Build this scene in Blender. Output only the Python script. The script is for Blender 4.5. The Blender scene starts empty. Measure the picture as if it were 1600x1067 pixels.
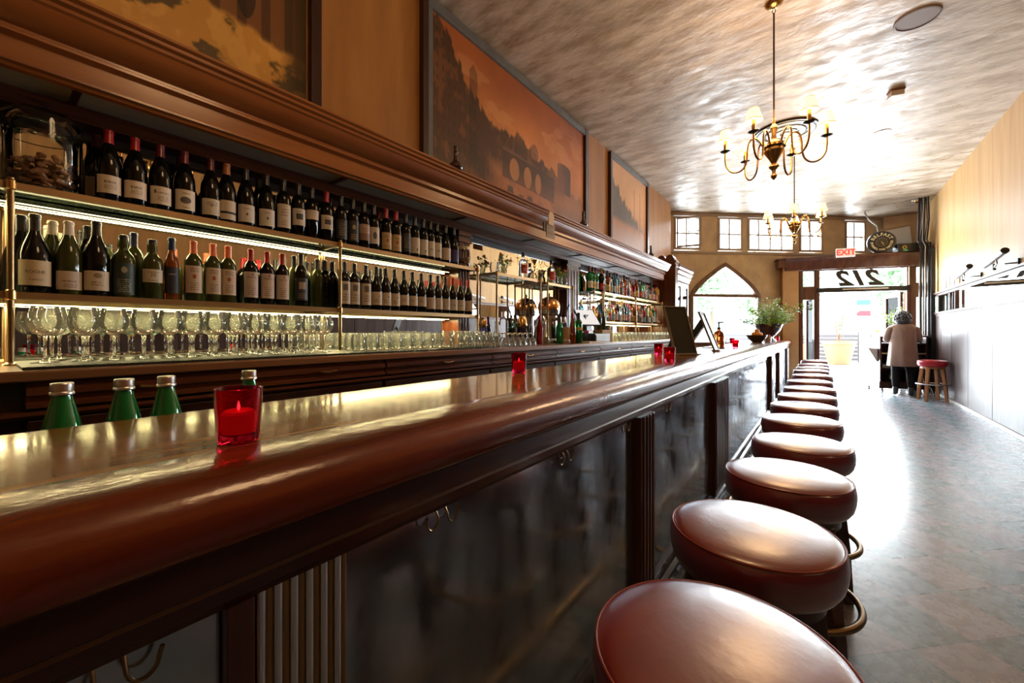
import bpy, math, random
import numpy as np
from mathutils import Vector, Matrix
random.seed(7)
SC = bpy.context.scene
COL = SC.collection
PI = math.pi
# ------------------------------------------------------------------ camera
FPX, VPX, HY, EYE = 640.0, 1283.0, 519.0, 1.22
YAW = math.atan((VPX - 800) / FPX)
cd = bpy.data.cameras.new('camera'); cd.sensor_width = 36; cd.lens = FPX / 1600 * 36
cd.shift_y = -(533.5 - HY) / 1600; cd.clip_start = .02; cd.clip_end = 200
cam = bpy.data.objects.new('camera', cd); COL.objects.link(cam)
cam.location = (0, 0, EYE); cam.rotation_euler = (PI / 2, 0, YAW); SC.camera = cam
# ------------------------------------------------------------------ world, exposure
SC.view_settings.view_transform = 'Standard'; SC.view_settings.look = 'None'
SC.view_settings.exposure = 1.05; SC.view_settings.gamma = 1; SC.view_settings.use_curve_mapping = False
W = bpy.data.worlds.new('world'); SC.world = W; W.use_nodes = True
wn = W.node_tree.nodes; wl = W.node_tree.links
bg = wn['Background']; wtc = wn.new('ShaderNodeTexCoord'); wsep = wn.new('ShaderNodeSeparateXYZ'); wr = wn.new('ShaderNodeValToRGB')
wl.new(wtc.outputs['Generated'], wsep.inputs[0]); wl.new(wsep.outputs['Z'], wr.inputs[0]); wl.new(wr.outputs[0], bg.inputs[0])
wr.color_ramp.elements[0].color = (.82, .92, 1, 1); wr.color_ramp.elements[1].color = (.78, .88, 1, 1)
bg.inputs[1].default_value = 7.0
cy = SC.cycles
cy.use_denoising = True
try:
    cy.denoiser = 'OPENIMAGEDENOISE'; cy.denoising_input_passes = 'RGB_ALBEDO_NORMAL'
except Exception: pass
cy.max_bounces = 9; cy.diffuse_bounces = 4; cy.glossy_bounces = 4; cy.transmission_bounces = 7; cy.transparent_max_bounces = 24
cy.caustics_reflective = False; cy.caustics_refractive = False; cy.sample_clamp_indirect = 6; cy.blur_glossy = .5
sd = bpy.data.lights.new('sun', 'SUN'); sd.energy = 1.5; sd.angle = math.radians(6); sd.color = (1, .96, .9)
so = bpy.data.objects.new('sun', sd); COL.objects.link(so)
so.rotation_euler = Vector((.55, .35, -.95)).to_track_quat('-Z', 'Y').to_euler()

def light(name, kind, loc, energy, color, size=.1, size_y=None, rot=None, spot=None):
    l = bpy.data.lights.new(name, kind); l.energy = energy; l.color = color
    if kind == 'AREA':
        l.size = size
        if size_y: l.shape = 'RECTANGLE'; l.size_y = size_y
    elif kind in ('POINT', 'SPOT'): l.shadow_soft_size = size
    if spot: l.spot_size = spot; l.spot_blend = .6
    o = bpy.data.objects.new(name, l); COL.objects.link(o); o.location = loc
    if rot: o.rotation_euler = rot
    return o

# facade line (diagonal shop front) and vestibule line
FA = Vector((-2.73, 9.70)); FB = Vector((1.21, 13.28)); FE = (FB - FA).normalized(); FN = Vector((-FE.y, FE.x)); FL = (FB - FA).length
VA = Vector((-.46, 11.36)); VB = Vector((1.84, 12.05)); VE = (VB - VA).normalized(); VN = Vector((-VE.y, VE.x)); VL = (VB - VA).length
CEIL = 3.97
# sky portals in the window openings: they emit nothing, they only steer the sampling of the sky
def portal(name, o, e, n, k0, k1, z0, z1, off=.30):
    c = o + e * ((k0 + k1) / 2) + n * off
    l = light(name, 'AREA', (c.x, c.y, (z0 + z1) / 2), 1, (1, 1, 1), k1 - k0, z1 - z0)
    l.data.cycles.is_portal = True
    l.rotation_euler = Vector((-n.x, -n.y, 0)).to_track_quat('-Z', 'Y').to_euler()
    return l
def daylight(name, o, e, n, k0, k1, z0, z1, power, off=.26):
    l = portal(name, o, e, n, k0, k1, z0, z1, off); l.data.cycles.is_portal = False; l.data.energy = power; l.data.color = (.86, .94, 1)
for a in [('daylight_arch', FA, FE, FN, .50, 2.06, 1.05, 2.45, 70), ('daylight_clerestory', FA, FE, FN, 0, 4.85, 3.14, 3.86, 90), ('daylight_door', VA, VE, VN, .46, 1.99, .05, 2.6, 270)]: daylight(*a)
for a in [('portal_arch', FA, FE, FN, .42, 2.14, .98, 2.84), ('portal_clerestory', FA, FE, FN, 0, 4.9, 3.1, 3.9), ('portal_door', VA, VE, VN, .10, 2.38, .0, 2.66)]: portal(*a)

# ------------------------------------------------------------------ materials
MATS = {}
def mat(name, col=(.8, .8, .8), rough=.5, metal=0., spec=.5, coat=0., emis=None, estr=0., trans=0., ior=1.45, noise=None, bump=None, alpha=1., coat_rough=.05, sheen=0, rough_noise=None):
    """noise=(scale_vec, colour2, lo, hi, detail)   bump=(scale_vec, strength, dist)"""
    if name in MATS: return MATS[name]
    m = bpy.data.materials.new(name); m.use_nodes = True; n = m.node_tree.nodes; l = m.node_tree.links
    b = n['Principled BSDF']; b.inputs['Base Color'].default_value = (*col, 1); b.inputs['Roughness'].default_value = rough
    b.inputs['Metallic'].default_value = metal; b.inputs['Specular IOR Level'].default_value = spec; b.inputs['Coat Weight'].default_value = coat
    b.inputs['Coat Roughness'].default_value = coat_rough; b.inputs['IOR'].default_value = ior; b.inputs['Transmission Weight'].default_value = trans
    b.inputs['Alpha'].default_value = alpha
    if sheen: b.inputs['Sheen Weight'].default_value = sheen
    if emis: b.inputs['Emission Color'].default_value = (*emis, 1); b.inputs['Emission Strength'].default_value = estr
    tc = n.new('ShaderNodeTexCoord')
    def nz(scale, detail=5, rough_=.6):
        mp = n.new('ShaderNodeMapping'); mp.inputs['Scale'].default_value = scale
        t = n.new('ShaderNodeTexNoise'); t.inputs['Scale'].default_value = 1; t.inputs['Detail'].default_value = detail; t.inputs['Roughness'].default_value = rough_
        l.new(tc.outputs['Object'], mp.inputs[0]); l.new(mp.outputs[0], t.inputs['Vector']); return t
    if noise:
        sc_, c2, lo, hi, det = noise
        t = nz(sc_, det); r = n.new('ShaderNodeValToRGB'); r.color_ramp.elements[0].position = lo; r.color_ramp.elements[1].position = hi
        r.color_ramp.elements[0].color = (*col, 1); r.color_ramp.elements[1].color = (*c2, 1)
        l.new(t.outputs['Fac'], r.inputs[0]); l.new(r.outputs[0], b.inputs['Base Color'])
    if rough_noise:
        sc_, r0, r1 = rough_noise
        t = nz(sc_, 4); q = n.new('ShaderNodeMapRange'); q.inputs[1].default_value = .35; q.inputs[2].default_value = .65; q.inputs[3].default_value = r0; q.inputs[4].default_value = r1
        l.new(t.outputs['Fac'], q.inputs[0]); l.new(q.outputs[0], b.inputs['Roughness'])
    if bump:
        sc_, st, di = bump
        t = nz(sc_, 4); bp = n.new('ShaderNodeBump'); bp.inputs['Strength'].default_value = st; bp.inputs['Distance'].default_value = di
        l.new(t.outputs['Fac'], bp.inputs['Height']); l.new(bp.outputs[0], b.inputs['Normal'])
        if coat: l.new(bp.outputs[0], b.inputs['Coat Normal'])
    MATS[name] = m; return m

def thin_glass(name, tint=(1, 1, 1), refl=.25, glow=None):
    if name in MATS: return MATS[name]
    m = bpy.data.materials.new(name); m.use_nodes = True; n = m.node_tree.nodes; l = m.node_tree.links
    n.remove(n['Principled BSDF']); out = n['Material Output']
    t = n.new('ShaderNodeBsdfTransparent'); t.inputs[0].default_value = (*tint, 1)
    g = n.new('ShaderNodeBsdfGlossy'); g.inputs['Roughness'].default_value = .02; g.inputs[0].default_value = (.95, .97, .95, 1)
    lw = n.new('ShaderNodeLayerWeight'); lw.inputs[0].default_value = refl
    mx = n.new('ShaderNodeMixShader'); l.new(lw.outputs['Fresnel'], mx.inputs[0])
    l.new(t.outputs[0], mx.inputs[1]); l.new(g.outputs[0], mx.inputs[2]); l.new(mx.outputs[0], out.inputs[0])
    if glow:      # pale diffuse mix paints in the strip light that the glass would refract
        d1 = n.new('ShaderNodeBsdfDiffuse'); d2 = n.new('ShaderNodeBsdfTranslucent'); m1 = n.new('ShaderNodeMixShader'); m2 = n.new('ShaderNodeMixShader')
        for d in (d1, d2): d.inputs[0].default_value = (.95, .96, .92, 1)
        m1.inputs[0].default_value = .5; m2.inputs[0].default_value = glow
        l.new(d1.outputs[0], m1.inputs[1]); l.new(d2.outputs[0], m1.inputs[2]); l.new(mx.outputs[0], m2.inputs[1]); l.new(m1.outputs[0], m2.inputs[2]); l.new(m2.outputs[0], out.inputs[0])
    MATS[name] = m; return m

M = {}
M['mahogany'] = mat('mahogany', (.075, .018, .006), .3, spec=.5, coat=.35, coat_rough=.12, noise=((9, .8, 9), (.17, .05, .016), .35, .72, 6), bump=((60, 4, 60), .12, .002))
M['cornice'] = mat('cornice_wood', (.20, .055, .011), .3, coat=.35, coat_rough=.14, noise=((9, .8, 9), (.40, .145, .035), .3, .75, 6), bump=((40, 3, 40), .1, .002))
M['dark_wood'] = mat('dark_wood', (.022, .007, .004), .3, coat=.25, coat_rough=.15, noise=((14, 14, 1.5), (.055, .017, .009), .35, .7, 5))
M['mahogany_v'] = mat('mahogany_vertical', (.06, .015, .006), .3, coat=.35, coat_rough=.12, noise=((12, 12, 1.2), (.15, .045, .018), .35, .72, 6))
M['door_wood'] = mat('door_wood', (.07, .022, .012), .35, coat=.3, coat_rough=.15, noise=((14, 14, 1.2), (.17, .065, .036), .35, .72, 6))
M['bar_top'] = mat('varnished_bar_top', (.15, .060, .016), .14, spec=.35, coat=.15, coat_rough=.05, noise=((26, 1.6, 20), (.33, .16, .05), .3, .7, 7), bump=((70, 9, 30), .05, .0010))
M['bar_rail'] = mat('varnished_arm_rail', (.19, .030, .006), .24, coat=.5, coat_rough=.09, noise=((16, 1.2, 16), (.06, .009, .003), .4, .75, 6), bump=((22, 10, 22), .45, .004))
M['apron'] = mat('bar_apron_wood', (.045, .010, .005), .3, coat=.4, coat_rough=.14, noise=((16, 1.2, 16), (.10, .026, .010), .35, .72, 6), bump=((30, 6, 30), .15, .002))
M['panel'] = mat('scratched_black_panel', (.40, .46, .55), .14, metal=.88, spec=.6, noise=((3, 5, 3), (.58, .65, .75), .35, .7, 6), bump=((25, 40, 60), .05, .001), rough_noise=((6, 9, 6), .09, .24))
M['flute_metal'] = mat('fluted_metal', (.85, .87, .92), .35, metal=1)
M['flute_brass'] = mat('fluted_brass', (.42, .24, .10), .3, metal=1)
M['brass'] = mat('brass', (.62, .40, .16), .25, metal=1, noise=((5, 5, 5), (.5, .3, .11), .3, .7, 3))
M['old_brass'] = mat('old_brass', (.30, .20, .10), .32, metal=1)
M['dark_bronze'] = mat('dark_bronze', (.08, .05, .03), .4, metal=.8)
M['shelf_edge'] = mat('shelf_edge_brass', (.40, .26, .13), .38, metal=.8)
M['chrome'] = mat('chrome', (.75, .76, .78), .12, metal=1)
M['steel'] = mat('brushed_steel', (.5, .5, .52), .3, metal=1)
M['alu'] = mat('aluminium_cap', (.72, .70, .68), .32, metal=.9)
M['leather'] = mat('oxblood_leather', (.25, .020, .024), .30, spec=.8, coat=1.0, coat_rough=.27, noise=((7, 7, 7), (.18, .014, .016), .35, .7, 4), bump=((26, 26, 26), .16, .004))
M['leather'].node_tree.nodes['Principled BSDF'].inputs['Coat IOR'].default_value = 1.9
M['leather_red'] = mat('bright_red_leather', (.42, .02, .03), .32, coat=.25, coat_rough=.2)
M['piping'] = mat('seat_piping', (.30, .045, .022), .4)
M['leg_dark'] = mat('stool_leg_dark', (.06, .02, .010), .35, coat=.3, noise=((20, 20, 2), (.12, .045, .02), .35, .7, 5))
M['leg_oak'] = mat('stool_leg_oak', (.42, .19, .075), .4, noise=((20, 20, 2), (.28, .11, .04), .35, .7, 5))
M['plaster_l'] = mat('ochre_plaster', (.42, .20, .055), .38, spec=.45, noise=((5, 5, .9), (.28, .12, .032), .35, .75, 8), bump=((7, 7, 2), .12, .01))
M['plaster_r'] = mat('ochre_plaster_streaked', (.50, .30, .12), .45, spec=.2, noise=((5, 9, .7), (.40, .22, .085), .38, .70, 9), bump=((6, 12, 1.2), .22, .01))
M['plaster_f'] = mat('tan_plaster', (.55, .38, .21), .45, noise=((2.5, 2.5, 2.5), (.36, .25, .15), .35, .7, 9), bump=((8, 8, 8), .15, .01))
M['plaster_pillar'] = mat('ochre_pillar_plaster', (.58, .36, .17), .45, noise=((2, 2, 2), (.46, .27, .12), .35, .7, 8))
M['white_trim'] = mat('pale_trim', (.62, .60, .58), .35)
M['grey_frame'] = mat('grey_frame', (.11, .12, .13), .4, noise=((5, 5, 5), (.15, .165, .18), .4, .7, 4))
M['blackish'] = mat('black_satin', (.012, .012, .013), .35)
M['rubber'] = mat('black_rubber', (.025, .028, .022), .5)
M['mirror'] = mat('mirror_glass', (.86, .87, .85), .015, metal=1)
M['soffit_glass'] = mat('soffit_glass', (.46, .52, .44), .22, spec=.7, coat=.5)
M['leather2'] = M['leather']
M['window_glass'] = thin_glass('window_glass', (.98, .99, .99), .08)
M['glass'] = thin_glass('thin_glass', (.97, .98, .96), .35, .07)
M['jar_glass'] = thin_glass('jar_glass', (.98, .99, .98), .3)
M['shelf_glass'] = mat('shelf_glass', (.30, .46, .34), .08, trans=.75, ior=1.25, spec=.5)
M['solid_glass'] = mat('solid_glass', (1, 1, .98), 0.0, trans=1, ior=1.45)
M['red_glass'] = mat('red_glass', (.75, .01, .05), .03, trans=.92, ior=1.25)
M['wax'] = mat('red_lit_wax', (.85, .25, .2), .5, emis=(1, .12, .06), estr=.12)
M['flame'] = mat('flame', (1, .7, .3), .5, emis=(1, .55, .2), estr=4)
M['green_glass'] = mat('green_glass', (.006, .34, .075), .03, trans=.4, ior=1.35, coat=1)
M['btl_black'] = mat('bottle_black_glass', (.004, .004, .0035), .05, spec=.45)
M['btl_olive'] = mat('bottle_olive_glass', (.055, .065, .012), .06, spec=.6, trans=.25)
M['btl_amber'] = mat('bottle_amber_glass', (.45, .10, .02), .05, trans=.6)
M['btl_clear'] = mat('bottle_clear_glass', (.85, .90, .88), .03, trans=.85, ior=1.3)
M['btl_green'] = mat('bottle_green_glass', (.03, .35, .09), .04, trans=.6, ior=1.3)
M['btl_red'] = mat('bottle_red_glass', (.45, .02, .02), .05, trans=.5, ior=1.3)
M['btl_brown'] = mat('bottle_brown_glass', (.10, .03, .01), .05)
M['btl_blue'] = mat('bottle_blue_glass', (.10, .35, .50), .05, trans=.4)
M['btl_yellow'] = mat('bottle_yellow_liquid', (.75, .45, .05), .05, trans=.4)
for k, c in dict(red=(.38, .012, .02), darkred=(.15, .01, .02), maroon=(.10, .012, .02), orange=(.78, .20, .09), rust=(.40, .14, .05), black=(.015, .015, .018), white=(.72, .66, .56), navy=(.02, .03, .10), cork=(.5, .3, .16), gold=(.6, .4, .12)).items():
    M['cap_' + k] = mat('capsule_' + k, c, .32, coat=.2)
M['copper'] = mat('copper', (.70, .36, .18), .2, metal=1)
M['ceiling'] = mat('mottled_plaster', (.56, .48, .39), .38, spec=.6, bump=((5, 9, 6), .40, .02), rough_noise=((4, 7, 4), .26, .6), noise=((2.2, 5, 2), (.33, .25, .17), .40, .60, 14))
M['terracotta'] = mat('terracotta', (.60, .21, .10), .6)
M['concrete'] = mat('concrete', (.5, .5, .48), .7, noise=((2, 2, 2), (.42, .42, .41), .3, .7, 5))
M['asphalt'] = mat('asphalt', (.28, .28, .29), .8, noise=((3, 3, 3), (.22, .22, .23), .3, .7, 5))
M['stucco'] = mat('white_stucco', (.85, .84, .80), .7)
M['siding'] = mat('grey_siding', (.45, .50, .52), .6)
M['leaf'] = mat('leaf_green', (.16, .42, .05), .45, noise=((9, 9, 9), (.38, .55, .09), .3, .7, 3))
M['leaf_pale'] = mat('leaf_pale', (.24, .33, .18), .5, noise=((9, 9, 9), (.36, .42, .26), .3, .7, 3))
M['leaf_tree'] = mat('leaf_tree', (.22, .36, .20), .55, noise=((2, 2, 2), (.42, .56, .34), .3, .7, 3))
M['bark'] = mat('bark', (.22, .17, .12), .8)
M['red_petal'] = mat('orange_petal', (.75, .18, .06), .5)
M['paper'] = mat('paper', (.78, .74, .66), .6)
M['board'] = mat('dark_slate_board', (.018, .024, .022), .3)
M['board_edge'] = mat('taupe_board_edge', (.20, .15, .10), .4)
M['cardboard'] = mat('cardboard', (.50, .38, .20), .7)
M['cork'] = mat('wine_cork', (.45, .25, .13), .7, noise=((60, 60, 60), (.26, .12, .07), .4, .65, 3))
M['shade'] = mat('lit_lamp_shade', (.9, .7, .45), .7, emis=(1, .74, .42), estr=.8)
M['shade_trim'] = mat('shade_trim', (.55, .3, .1), .5, emis=(1, .5, .2), estr=.4)
M['bulb'] = mat('lit_bulb', (1, .9, .7), .5, emis=(1, .75, .45), estr=10)
M['led'] = mat('lit_led_strip', (1, .9, .6), .5, emis=(1, .84, .40), estr=3)
M['orange'] = mat('orange_peel', (.80, .32, .05), .45)
M['navy_screen'] = mat('grey_screen', (.5, .52, .55), .15)
M['exit_body'] = mat('exit_sign_body', (.75, .74, .68), .4, emis=(1, .95, .85), estr=.15)
M['exit_red'] = mat('exit_red_letters', (.85, .05, .04), .4, emis=(1, .06, .04), estr=.6)
M['cream_ink'] = mat('cream_letters', (.70, .66, .42), .5)
M['gold_ink'] = mat('gold_letters', (.55, .38, .14), .4)
M['ink'] = mat('dark_ink', (.09, .07, .06), .6)

def label_mat(key, base, ink=(.14, .10, .08), lines=None, box=None, box_col=(.12, .1, .09), blob=None, band=None):
    name = 'paper_label_' + key
    m = bpy.data.materials.new(name); m.use_nodes = True; n = m.node_tree.nodes; l = m.node_tree.links
    b = n['Principled BSDF']; b.inputs['Roughness'].default_value = .55
    uv = n.new('ShaderNodeUVMap'); uv.uv_map = 'UVMap'; sp = n.new('ShaderNodeSeparateXYZ'); l.new(uv.outputs[0], sp.inputs[0])
    U, V = sp.outputs['X'], sp.outputs['Y']
    def mt(op, a, b_=None):
        q = n.new('ShaderNodeMath'); q.operation = op
        for i, v in enumerate((a, b_)):
            if v is None: continue
            if isinstance(v, (int, float)): q.inputs[i].default_value = v
            else: l.new(v, q.inputs[i])
        return q.outputs[0]
    def inside(u0, u1, v0, v1):
        return mt('MULTIPLY', mt('MULTIPLY', mt('GREATER_THAN', U, u0), mt('LESS_THAN', U, u1)), mt('MULTIPLY', mt('GREATER_THAN', V, v0), mt('LESS_THAN', V, v1)))
    cur = None
    def mixc(fac, col):
        nonlocal cur
        mx = n.new('ShaderNodeMix'); mx.data_type = 'RGBA'; l.new(fac, mx.inputs[0])
        if cur is None: mx.inputs[6].default_value = (*base, 1)
        else: l.new(cur, mx.inputs[6])
        mx.inputs[7].default_value = (*col, 1); cur = mx.outputs[2]
    if band: mixc(inside(0, 1, band[0], band[1]), band[2])
    if lines:
        for (u0, u1, v0, v1, cnt) in lines:
            fr = mt('FRACT', mt('MULTIPLY', mt('SUBTRACT', V, v0), cnt / (v1 - v0)))
            row = mt('FLOOR', mt('MULTIPLY', mt('SUBTRACT', V, v0), cnt / (v1 - v0)))
            cb = n.new('ShaderNodeCombineXYZ'); l.new(mt('MULTIPLY', U, 26), cb.inputs[0]); l.new(mt('MULTIPLY', row, 3.7), cb.inputs[1])
            nn = n.new('ShaderNodeTexNoise'); nn.inputs['Scale'].default_value = 1; l.new(cb.outputs[0], nn.inputs['Vector'])
            k = mt('MULTIPLY', mt('LESS_THAN', fr, .5), mt('GREATER_THAN', nn.outputs['Fac'], .47))
            mixc(mt('MULTIPLY', mt('MULTIPLY', k, inside(u0, u1, v0, v1)), .75), ink)
    if box: mixc(inside(*box), box_col)
    if blob:
        u, v, ru, rv, c = blob
        a = mt('DIVIDE', mt('SUBTRACT', U, u), ru); c_ = mt('DIVIDE', mt('SUBTRACT', V, v), rv)
        mixc(mt('LESS_THAN', mt('ADD', mt('MULTIPLY', a, a), mt('MULTIPLY', c_, c_)), 1), c)
    if cur is not None: l.new(cur, b.inputs['Base Color'])
    else: b.inputs['Base Color'].default_value = (*base, 1)
    return m
CREAM = (.78, .67, .53)
L = {
 'script': label_mat('script', CREAM, lines=[(.3, .72, .55, .85, 1), (.3, .75, .25, .5, 3)]),
 'square': label_mat('square', CREAM, lines=[(.35, .8, .6, .8, 1), (.35, .8, .2, .5, 3)], box=(.2, .3, .6, .8)),
 'picture': label_mat('picture', CREAM, lines=[(.35, .7, .78, .92, 1), (.35, .7, .08, .2, 1)], blob=(.5, .48, .24, .17, (.10, .09, .09))),
 'monogram': label_mat('monogram', (.66, .59, .48), lines=[(.22, .78, .6, .85, 2)], blob=(.5, .6, .09, .1, (.3, .25, .2))),
 'plain': label_mat('plain', (.60, .50, .40)),
 'split': label_mat('split', (.62, .53, .42), band=(.3, .42, (.01, .01, .01))),
 'vmark': label_mat('vmark', (.62, .56, .48), lines=[(.32, .7, .74, .86, 1)], blob=(.5, .45, .06, .08, (.08, .07, .06))),
 'lines': label_mat('lines', (.62, .54, .43), lines=[(.25, .75, .5, .85, 3), (.3, .7, .1, .35, 3)]),
 'photo': label_mat('photo', (.62, .55, .46), lines=[(.3, .7, .78, .9, 1)], box=(.28, .74, .35, .7), box_col=(.05, .05, .055)),
 'dark': label_mat('dark', (.025, .025, .028), ink=(.35, .28, .18), lines=[(.25, .75, .2, .85, 6)]),
 'darkgold': label_mat('darkgold', (.02, .02, .022), ink=(.5, .36, .16), lines=[(.25, .75, .1, .4, 3)], blob=(.5, .68, .12, .12, (.45, .34, .2))),
 'mauve': label_mat('mauve', (.46, .32, .25), lines=[(.25, .75, .55, .8, 2)], band=(0, .45, (.26, .15, .11))),
 'shield': label_mat('shield', (.62, .55, .47), blob=(.5, .5, .17, .22, (.09, .09, .10))),
 'tan': label_mat('tan', (.52, .36, .17), lines=[(.3, .7, .7, .9, 1), (.25, .75, .1, .3, 2)], blob=(.5, .52, .13, .12, (.35, .12, .05))),
 'cornerbox': label_mat('cornerbox', (.64, .57, .47), box=(.55, .68, .15, .32), box_col=(.05, .05, .05)),
 'stroke': label_mat('stroke', (.64, .57, .47), lines=[(.35, .68, .4, .65, 1)]),
 'roche': label_mat('roche', (.62, .50, .31), lines=[(.35, .7, .2, .32, 1)]),
 'chateau': label_mat('chateau', (.62, .52, .42), lines=[(.22, .78, .42, .58, 1), (.3, .75, .12, .35, 3)]),
 'vine': label_mat('vine', (.63, .54, .40), lines=[(.3, .7, .25, .5, 2)], blob=(.52, .76, .14, .13, (.28, .22, .13))),
 'green': label_mat('green', (.022, .040, .033), ink=(.42, .42, .32), lines=[(.22, .78, .08, .52, 7)], blob=(.5, .78, .12, .10, (.32, .30, .2))),
 'port': label_mat('port', (.63, .56, .42), lines=[(.22, .78, .74, .88, 1), (.3, .7, .1, .25, 1)]),
 'navy': label_mat('navy', (.018, .02, .035), ink=(.45, .4, .36), lines=[(.3, .7, .7, .8, 1)]),
 'rose': label_mat('rose', (.62, .49, .38), lines=[(.28, .75, .78, .95, 2), (.28, .75, .1, .42, 4)], blob=(.5, .60, .10, .08, (.40, .10, .05))),
 'daou': label_mat('daou', (.62, .51, .44), lines=[(.25, .75, .1, .5, 5)], blob=(.56, .9, .05, .05, (.2, .1, .12))),
 'patch': label_mat('patch', (.03, .03, .034), ink=(.3, .28, .26), lines=[(.2, .8, .1, .35, 3)], box=(.3, .75, .5, .82), box_col=(.45, .38, .33)),
 'narrow': label_mat('narrow', (.60, .53, .42), lines=[(.25, .75, .15, .5, 3)], box=(.3, .7, .6, .88), box_col=(.15, .13, .11)),
 'dot': label_mat('dot', (.60, .50, .38), lines=[(.25, .7, .2, .5, 2)], blob=(.66, .68, .05, .06, (.03, .03, .03))),
 'low': label_mat('low', (.60, .51, .40), lines=[(.25, .6, .4, .7, 2)]),
 'purple': label_mat('purple', (.045, .03, .13)),
 'redlab': label_mat('redlab', (.50, .03, .02), ink=(.7, .5, .4), lines=[(.25, .75, .3, .7, 2)]),
 'yellowlab': label_mat('yellowlab', (.75, .55, .10), lines=[(.25, .75, .3, .7, 2)]),
 'bluelab': label_mat('bluelab', (.12, .38, .55), ink=(.8, .8, .8), lines=[(.25, .75, .3, .7, 2)]),
 'whitelab': label_mat('whitelab', (.75, .73, .68), lines=[(.2, .8, .2, .8, 4)]),
}

# ------------------------------------------------------------------ mesh helpers
class MB:
    def __init__(s): s.v = []; s.f = []; s.uv = None
    def add(s, v, f):
        o = len(s.v); s.v += [tuple(p) for p in v]; s.f += [tuple(i + o for i in q) for q in f]; return s
    def box(s, x0, x1, y0, y1, z0, z1):
        return s.add([(x0, y0, z0), (x1, y0, z0), (x1, y1, z0), (x0, y1, z0), (x0, y0, z1), (x1, y0, z1), (x1, y1, z1), (x0, y1, z1)],
                     [(0, 3, 2, 1), (4, 5, 6, 7), (0, 1, 5, 4), (1, 2, 6, 5), (2, 3, 7, 6), (3, 0, 4, 7)])
    def obox(s, p, e, n, k0, k1, d0, d1, z0, z1):
        """box in a frame: p origin 2D, e along, n across"""
        def q(k, d): return (p.x + e.x * k + n.x * d, p.y + e.y * k + n.y * d)
        c = [q(k0, d0), q(k1, d0), q(k1, d1), q(k0, d1)]
        return s.add([(*a, z0) for a in c] + [(*a, z1) for a in c], [(0, 3, 2, 1), (4, 5, 6, 7), (0, 1, 5, 4), (1, 2, 6, 5), (2, 3, 7, 6), (3, 0, 4, 7)])
    def lathe(s, prof, n=32, c=(0, 0, 0), axis=None, a0=0, a1=2 * PI):
        full = abs(a1 - a0 - 2 * PI) < 1e-6; m = n if full else n + 1; vs = []
        for r, z in prof:
            for i in range(m):
                a = a0 + (a1 - a0) * i / n; vs.append((r * math.cos(a), r * math.sin(a), z))
        if axis is not None:
            q = Vector((0, 0, 1)).rotation_difference(Vector(axis)); vs = [tuple(q @ Vector(p)) for p in vs]
        vs = [(x + c[0], y + c[1], z + c[2]) for x, y, z in vs]; fs = []
        for j in range(len(prof) - 1):
            for i in range(n):
                i2 = (i + 1) % m if full else i + 1
                fs.append((j * m + i, j * m + i2, (j + 1) * m + i2, (j + 1) * m + i))
        return s.add(vs, fs)
    def tube(s, pts, r, n=10, closed=False, cap=True):
        pts = [Vector(p) for p in pts]; N = len(pts); rs = r if isinstance(r, (list, tuple)) else [r] * N
        vs = []; prev = None
        for i, p in enumerate(pts):
            t = (pts[(i + 1) % N] - pts[i - 1]) if closed else (pts[min(i + 1, N - 1)] - pts[max(i - 1, 0)])
            t.normalize()
            if prev is None: u = t.orthogonal().normalized()
            else:
                u = prev - t * prev.dot(t)
                u = u.normalized() if u.length > 1e-6 else t.orthogonal().normalized()
            prev = u; w = t.cross(u)
            for k in range(n):
                a = 2 * PI * k / n; vs.append(tuple(p + (u * math.cos(a) + w * math.sin(a)) * rs[i]))
        fs = []
        for i in range(N if closed else N - 1):
            j = (i + 1) % N
            for k in range(n): fs.append((i * n + k, i * n + (k + 1) % n, j * n + (k + 1) % n, j * n + k))
        if cap and not closed: fs += [tuple(range(n))[::-1], tuple((N - 1) * n + k for k in range(n))]
        return s.add(vs, fs)
    def prism(s, prof, y0, y1):
        """closed profile of (x,z) swept along y"""
        n = len(prof); v = [(x, y0, z) for x, z in prof] + [(x, y1, z) for x, z in prof]
        f = [(i, (i + 1) % n, n + (i + 1) % n, n + i) for i in range(n)] + [tuple(range(n))[::-1], tuple(range(n, 2 * n))]
        return s.add(v, f)
    def poly(s, pts, z0, z1):
        n = len(pts); v = [(*p, z0) for p in pts] + [(*p, z1) for p in pts]
        f = [(i, (i + 1) % n, n + (i + 1) % n, n + i) for i in range(n)] + [tuple(range(n))[::-1], tuple(range(n, 2 * n))]
        return s.add(v, f)
    def ball(s, c, r, n=12, sq=(1, 1, 1)):
        prof = [(max(1e-4, math.sin(PI * i / n)) * r, -math.cos(PI * i / n) * r) for i in range(n + 1)]
        o = len(s.v); s.lathe(prof, n + 4)
        for i in range(o, len(s.v)):
            x, y, z = s.v[i]; s.v[i] = (x * sq[0] + c[0], y * sq[1] + c[1], z * sq[2] + c[2])
        return s
    def xf(s, m, start=0):
        for i in range(start, len(s.v)): s.v[i] = tuple(m @ Vector(s.v[i]))
        return s
    def mesh(s, name, material, smooth=35):
        me = bpy.data.meshes.new(name); me.from_pydata(s.v, [], s.f)
        if s.uv:
            ul = me.uv_layers.new(name='UVMap')
            for li, lp in enumerate(me.loops): ul.data[li].uv = s.uv[lp.vertex_index]
        me.validate(); me.materials.append(material)
        if smooth:
            me.polygons.foreach_set('use_smooth', [True] * len(me.polygons))
            try: me.set_sharp_from_angle(angle=math.radians(smooth))
            except Exception: pass
        return me
CACHE = {}
def cached(key, name, material, builder, smooth=35):
    k = (key, material.name)
    if k not in CACHE:
        CACHE[k] = builder().mesh(name, material, smooth)
    return CACHE[k]
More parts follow.
